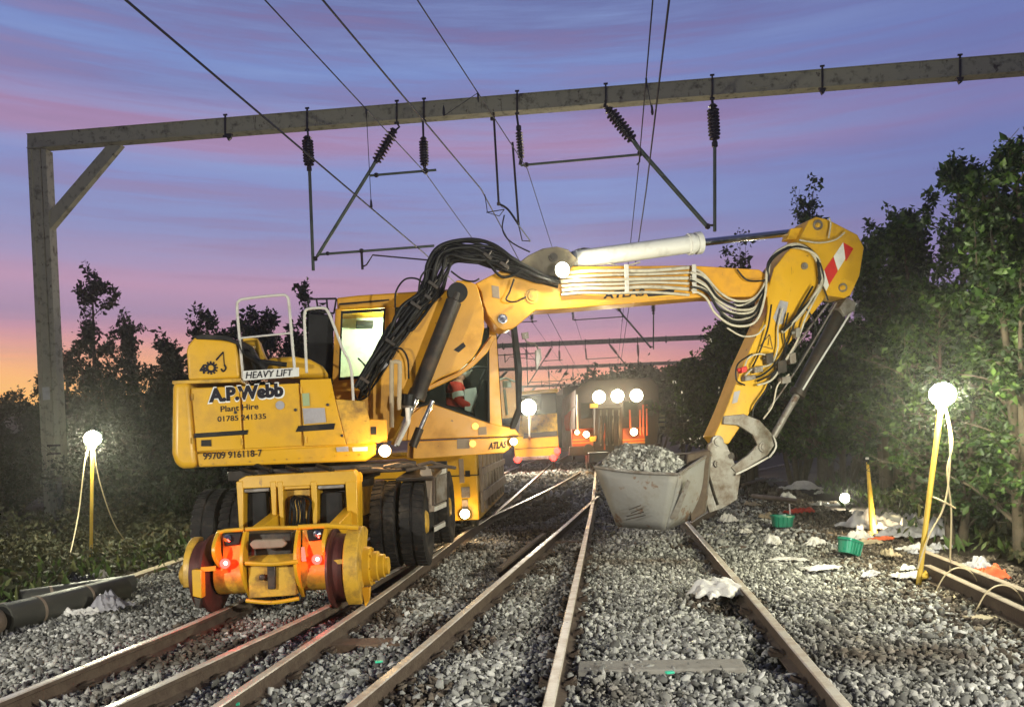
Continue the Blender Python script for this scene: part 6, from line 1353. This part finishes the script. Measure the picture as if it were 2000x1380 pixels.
    # spare rails lying on timbers at the right
    for k, (a, b, lab) in enumerate((((1800, 1090), (2010, 1178), 'spare rail lying on its side along the right verge, the upper one'), ((1812, 1112), (2010, 1205), 'spare rail lying along the right verge, the lower one nearer the camera'))):
        A, B = G(*a, .12), G(*b, .12); B = B + (B - A) * .6; mb = MB(); path = [A.lerp(B, i / 4) for i in range(5)]
        for p in path: p.z = .02 + .05 * (1 - k)
        sweep_rail(mb, path); tag(obj('spare_rail', mb, ['rust', 'palepipe']), lab, 'rail', 'spare rails on the verge')
    for k, (px, py) in enumerate(((1890, 1165), (1960, 1205), (1850, 1128))):
        c_ = G(px, py, .0); mb = MB(); mb.box(c_, Vector((.32, .10, 0)), Vector((-.03, .09, 0)), UP * .035); tag(obj('timber', mb, 'wood_pale', bevel=.008), 'short timber packing under the spare rails, %s' % ('middle one', 'the one nearest the camera', 'farthest one')[k], 'timber', 'timber packings under the spare rails')
    for k in range(2):
        f = (.42, .80)[k]; A, B = G(1800, 1090, .2), G(2010, 1178, .2); c_ = A.lerp(B, f); c_.z = 0; n_ = Vector((-(B - A).y, (B - A).x, 0)).normalized()
        mb = MB(); mb.tube([c_ - n_ * .22 + UP * .03, c_ - n_ * .12 + UP * .2, c_ + UP * .26, c_ + n_ * .12 + UP * .2, c_ + n_ * .2 + UP * .02], .006, 6, smooth=5); tag(obj('tie_wire', mb, 'cable'), ('loop of pale cord around the spare rails, the farther one', 'loop of pale cord around the spare rails, nearest the camera')[k], 'cord')
    # left side: big dark pipes, pale pipe, black bags
    def pipe(a, b, r, mat, label, za=None, cat='pipe', bands=0):
        A, B = G(*a, r), G(*b, r); X = thing('pipe', (A.x, A.y, 0), label, cat, 'pipes on the left verge'); mb = MB(); d = (B - A).normalized(); l = (B - A).length
        mb.lathe(A, d, [(0, r * .86), (0, r), (l, r), (l, r * .86), (l - .02, r * .8)], 24); obj('barrel', mb, mat, X, smooth=40)
        mb = MB(); mb.lathe(A - d * .004, d, [(0, r * .84), (.003, r * .84)], 24); obj('bore', mb, 'black', X)
        for k in range(bands):
            mb = MB(); mb.lathe(A + d * l * (.25 + .4 * k), d, [(-.015, r * 1.02), (.015, r * 1.02)], 24); obj('band', mb, 'palepipe', X)
    pipe((5, 1208), (238, 1150), .15, 'pipe', 'fat dark pipe lying at the lower left, the nearer of the fat pair', bands=2); pipe((40, 1172), (262, 1140), .12, 'pipe', 'fat dark pipe behind the nearer one at the lower left', bands=1)
    pipe((84, 1062), (372, 1066), .06, 'palepipe', 'long thin pale pipe lying in the weeds behind the left site light'); pipe((24, 1222), (56, 1219), .045, 'palepipe', 'short pale tube stub beside the end of the fat dark pipe')
    pipe((-40, 1232), (8, 1200), .13, 'palepipe', 'rusty brown pipe end at the extreme left edge of the photo')
    c('black_bag', 152, 1142, .55, .40, .26, 60, 'blackbag', 'shiny black bag beside the fat dark pipes', 'bag', 'black bags on the left verge'); c('black_bag', 62, 1166, .55, .35, .16, 61, 'blackbag', 'flat black bag left of the shiny one', 'bag', 'black bags on the left verge')
    c('plastic_sheet', 190, 1128, .30, .22, .16, 62, 'plastic', 'white scrap beside the foot of the left site light', 'scrap'); c('plastic_sheet', 158, 1198, .62, .22, .14, 63, 'plastic', 'grey sheeting in front of the fat dark pipes', 'plastic sheet'); c('plastic_sheet', 212, 1190, .50, .36, .26, 64, 'greybag', 'peaked grey sheet at the near end of the fat pipes', 'plastic sheet')
    c('black_bag', 350, 1056, .5, .4, .20, 65, 'greybag', 'grey bag just left of the left rail wheel', 'bag'); c('plastic_sheet', 225, 1214, .16, .05, .03, 66, 'plastic', 'tiny white strip on the ballast near the fat pipes', 'scrap')
    A, B = G(250, 1130, .02), G(372, 1088, .02); mb = MB(); s = Vector((B.y - A.y, A.x - B.x, 0)).normalized(); mb.box((A + B) / 2, (B - A) * .5, s * .09, UP * .03); tag(obj('plank', mb, 'wood_pale', bevel=.008), 'pale plank leading from the left site light to the rail wheel', 'plank')
    # far verge clutter right of the bucket
    for k, (a, b, r, lab) in enumerate((((1450, 925), (1545, 905), .05, 'pale pole lying across the far right verge'), ((1470, 968), (1560, 978), .05, 'short pale pole lying near the red cloth'), ((1450, 946), (1500, 934), .04, 'thin pole just right of the bucket linkage'))):
        A, B = G(*a, r + .1), G(*b, r + .1); mb = MB(); mb.cyl(A, B, r, 10); tag(obj('loose_pole', mb, 'palepipe'), lab, 'pole', 'poles on the far verge')
    # sleepers showing through the ballast
    for k, (px, py, w, lab) in enumerate(((1290, 1318, 1.15, 'sleeper just showing in the foreground with a green marker on it'), (690, 1262, .9, 'dark sleeper end between the second and third rails from the left'), (1085, 1062, 1.1, 'sleeper below the crossing of the curving rail and the middle rail'), (1395, 1075, .9, 'sleeper end left of the right rail above the torn bag'))):
        g0 = G(px, py, -.02); g0.z = -.045 if k else -.012; mb = MB(); mb.box(g0, TR * w / 2 * 1.0, TD * .12, UP * .07); s = obj('sleeper', mb, 'concrete' if k == 0 else 'timber', bevel=.012); tag(s, lab, 'sleeper', 'sleepers showing through the ballast')
    for px, py, lab in ((1308, 1312, 'green marker tag on the foreground sleeper'), (459, 1374, 'small green tag on the ballast between rails at the bottom edge'), (740, 1291, 'tiny green tag lying in a dark gap in the ballast')):
        g0 = G(px, py, .07); mb = MB(); mb.box(g0, Vector((.028, .004, 0)), Vector((-.004, .016, 0)), UP * .007); tag(obj('marker_tag', mb, surf('tag_green', (.05, .62, .36), .3, dirt=(.04, .4, .25)), bevel=.003), lab, 'tag', 'green marker tags')
def load():
    # crushed stone heaped in the bucket
    FL, FR, BR, BL = P(1168, 915, 10.8), P(1322, 930, 10.38), P(1350, 893, 11.0), P(1190, 896, 11.8)
    n = 2600; u = rng.uniform(0.03, .97, n); v = rng.uniform(.03, .97, n); A = np.array([list(x) for x in (FL, FR, BR, BL)])
    C = ((1 - u) * (1 - v))[:, None] * A[0] + (u * (1 - v))[:, None] * A[1] + (u * v)[:, None] * A[2] + ((1 - u) * v)[:, None] * A[3]
    C[:, 2] += -.08 + .36 * (np.sin(PI * u) ** .7) * (np.sin(PI * v) ** .5) + .05 * np.sin(u * 9 + v * 5) * np.sin(v * 8) + rng.uniform(-.03, .02, n) - .06 * u
    tag(link('ballast_load', stones('ballast_load', C, rng.uniform(.022, .045, n), ['ballast'])), 'heap of grey crushed stone filling the excavator bucket', None, None, 'stuff')

# ------------------------------------------------------------------ hills and haze
def hills():
    mb = MB(); n = 60; vs = []
    for i in range(n + 1):
        a = math.radians(-75 + 150 * i / n); R_ = 600
        h = 16 + 14 * math.sin(i * .31) * math.sin(i * .17 + 1) + 30 * max(0, -math.sin(a)) ** 1.2
        for k, (dr, hh) in enumerate(((-120, -2), (0, h), (160, -2))): vs.append(Vector((math.sin(a) * (R_ + dr), math.cos(a) * (R_ + dr), hh)))
    mb.add(vs, [(i * 3 + k, (i + 1) * 3 + k, (i + 1) * 3 + k + 1, i * 3 + k + 1) for i in range(n) for k in range(2)])
    tag(obj('hills', mb, surf('far_hills', (.03, .035, .028), .95, scale=.02), smooth=60), kind='structure')
def haze():
    mb = MB(); mb.abox(-60, 60, -12, 160, -1.4, 16); m_ = bpy.data.materials.new('haze_air'); m_.use_nodes = True; t = m_.node_tree
    for n_ in list(t.nodes):
        if n_.type != 'OUTPUT_MATERIAL': t.nodes.remove(n_)
    v = nn(t, 'ShaderNodeVolumePrincipled'); v.inputs['Density'].default_value = HAZE; v.inputs['Color'].default_value = (.9, .9, .85, 1); v.inputs['Anisotropy'].default_value = .86
    t.links.new(v.outputs[0], [n_ for n_ in t.nodes if n_.type == 'OUTPUT_MATERIAL'][0].inputs['Volume']); M['haze'] = m_
    tag(obj('haze', mb, 'haze', smooth=0), kind='stuff')
HAZE = 0.0019

import time
_t = time.time()
def stage(f):
    global _t
    f(); print('STAGE', f.__name__, round(time.time() - _t, 1)); _t = time.time()
for f in (ground, hills, rails, ballast, overhead, excavator, operator, trailer, far_machine, loco, board, site_lights, debris, load, trees, undergrowth): stage(f)
if HAZE: stage(haze)
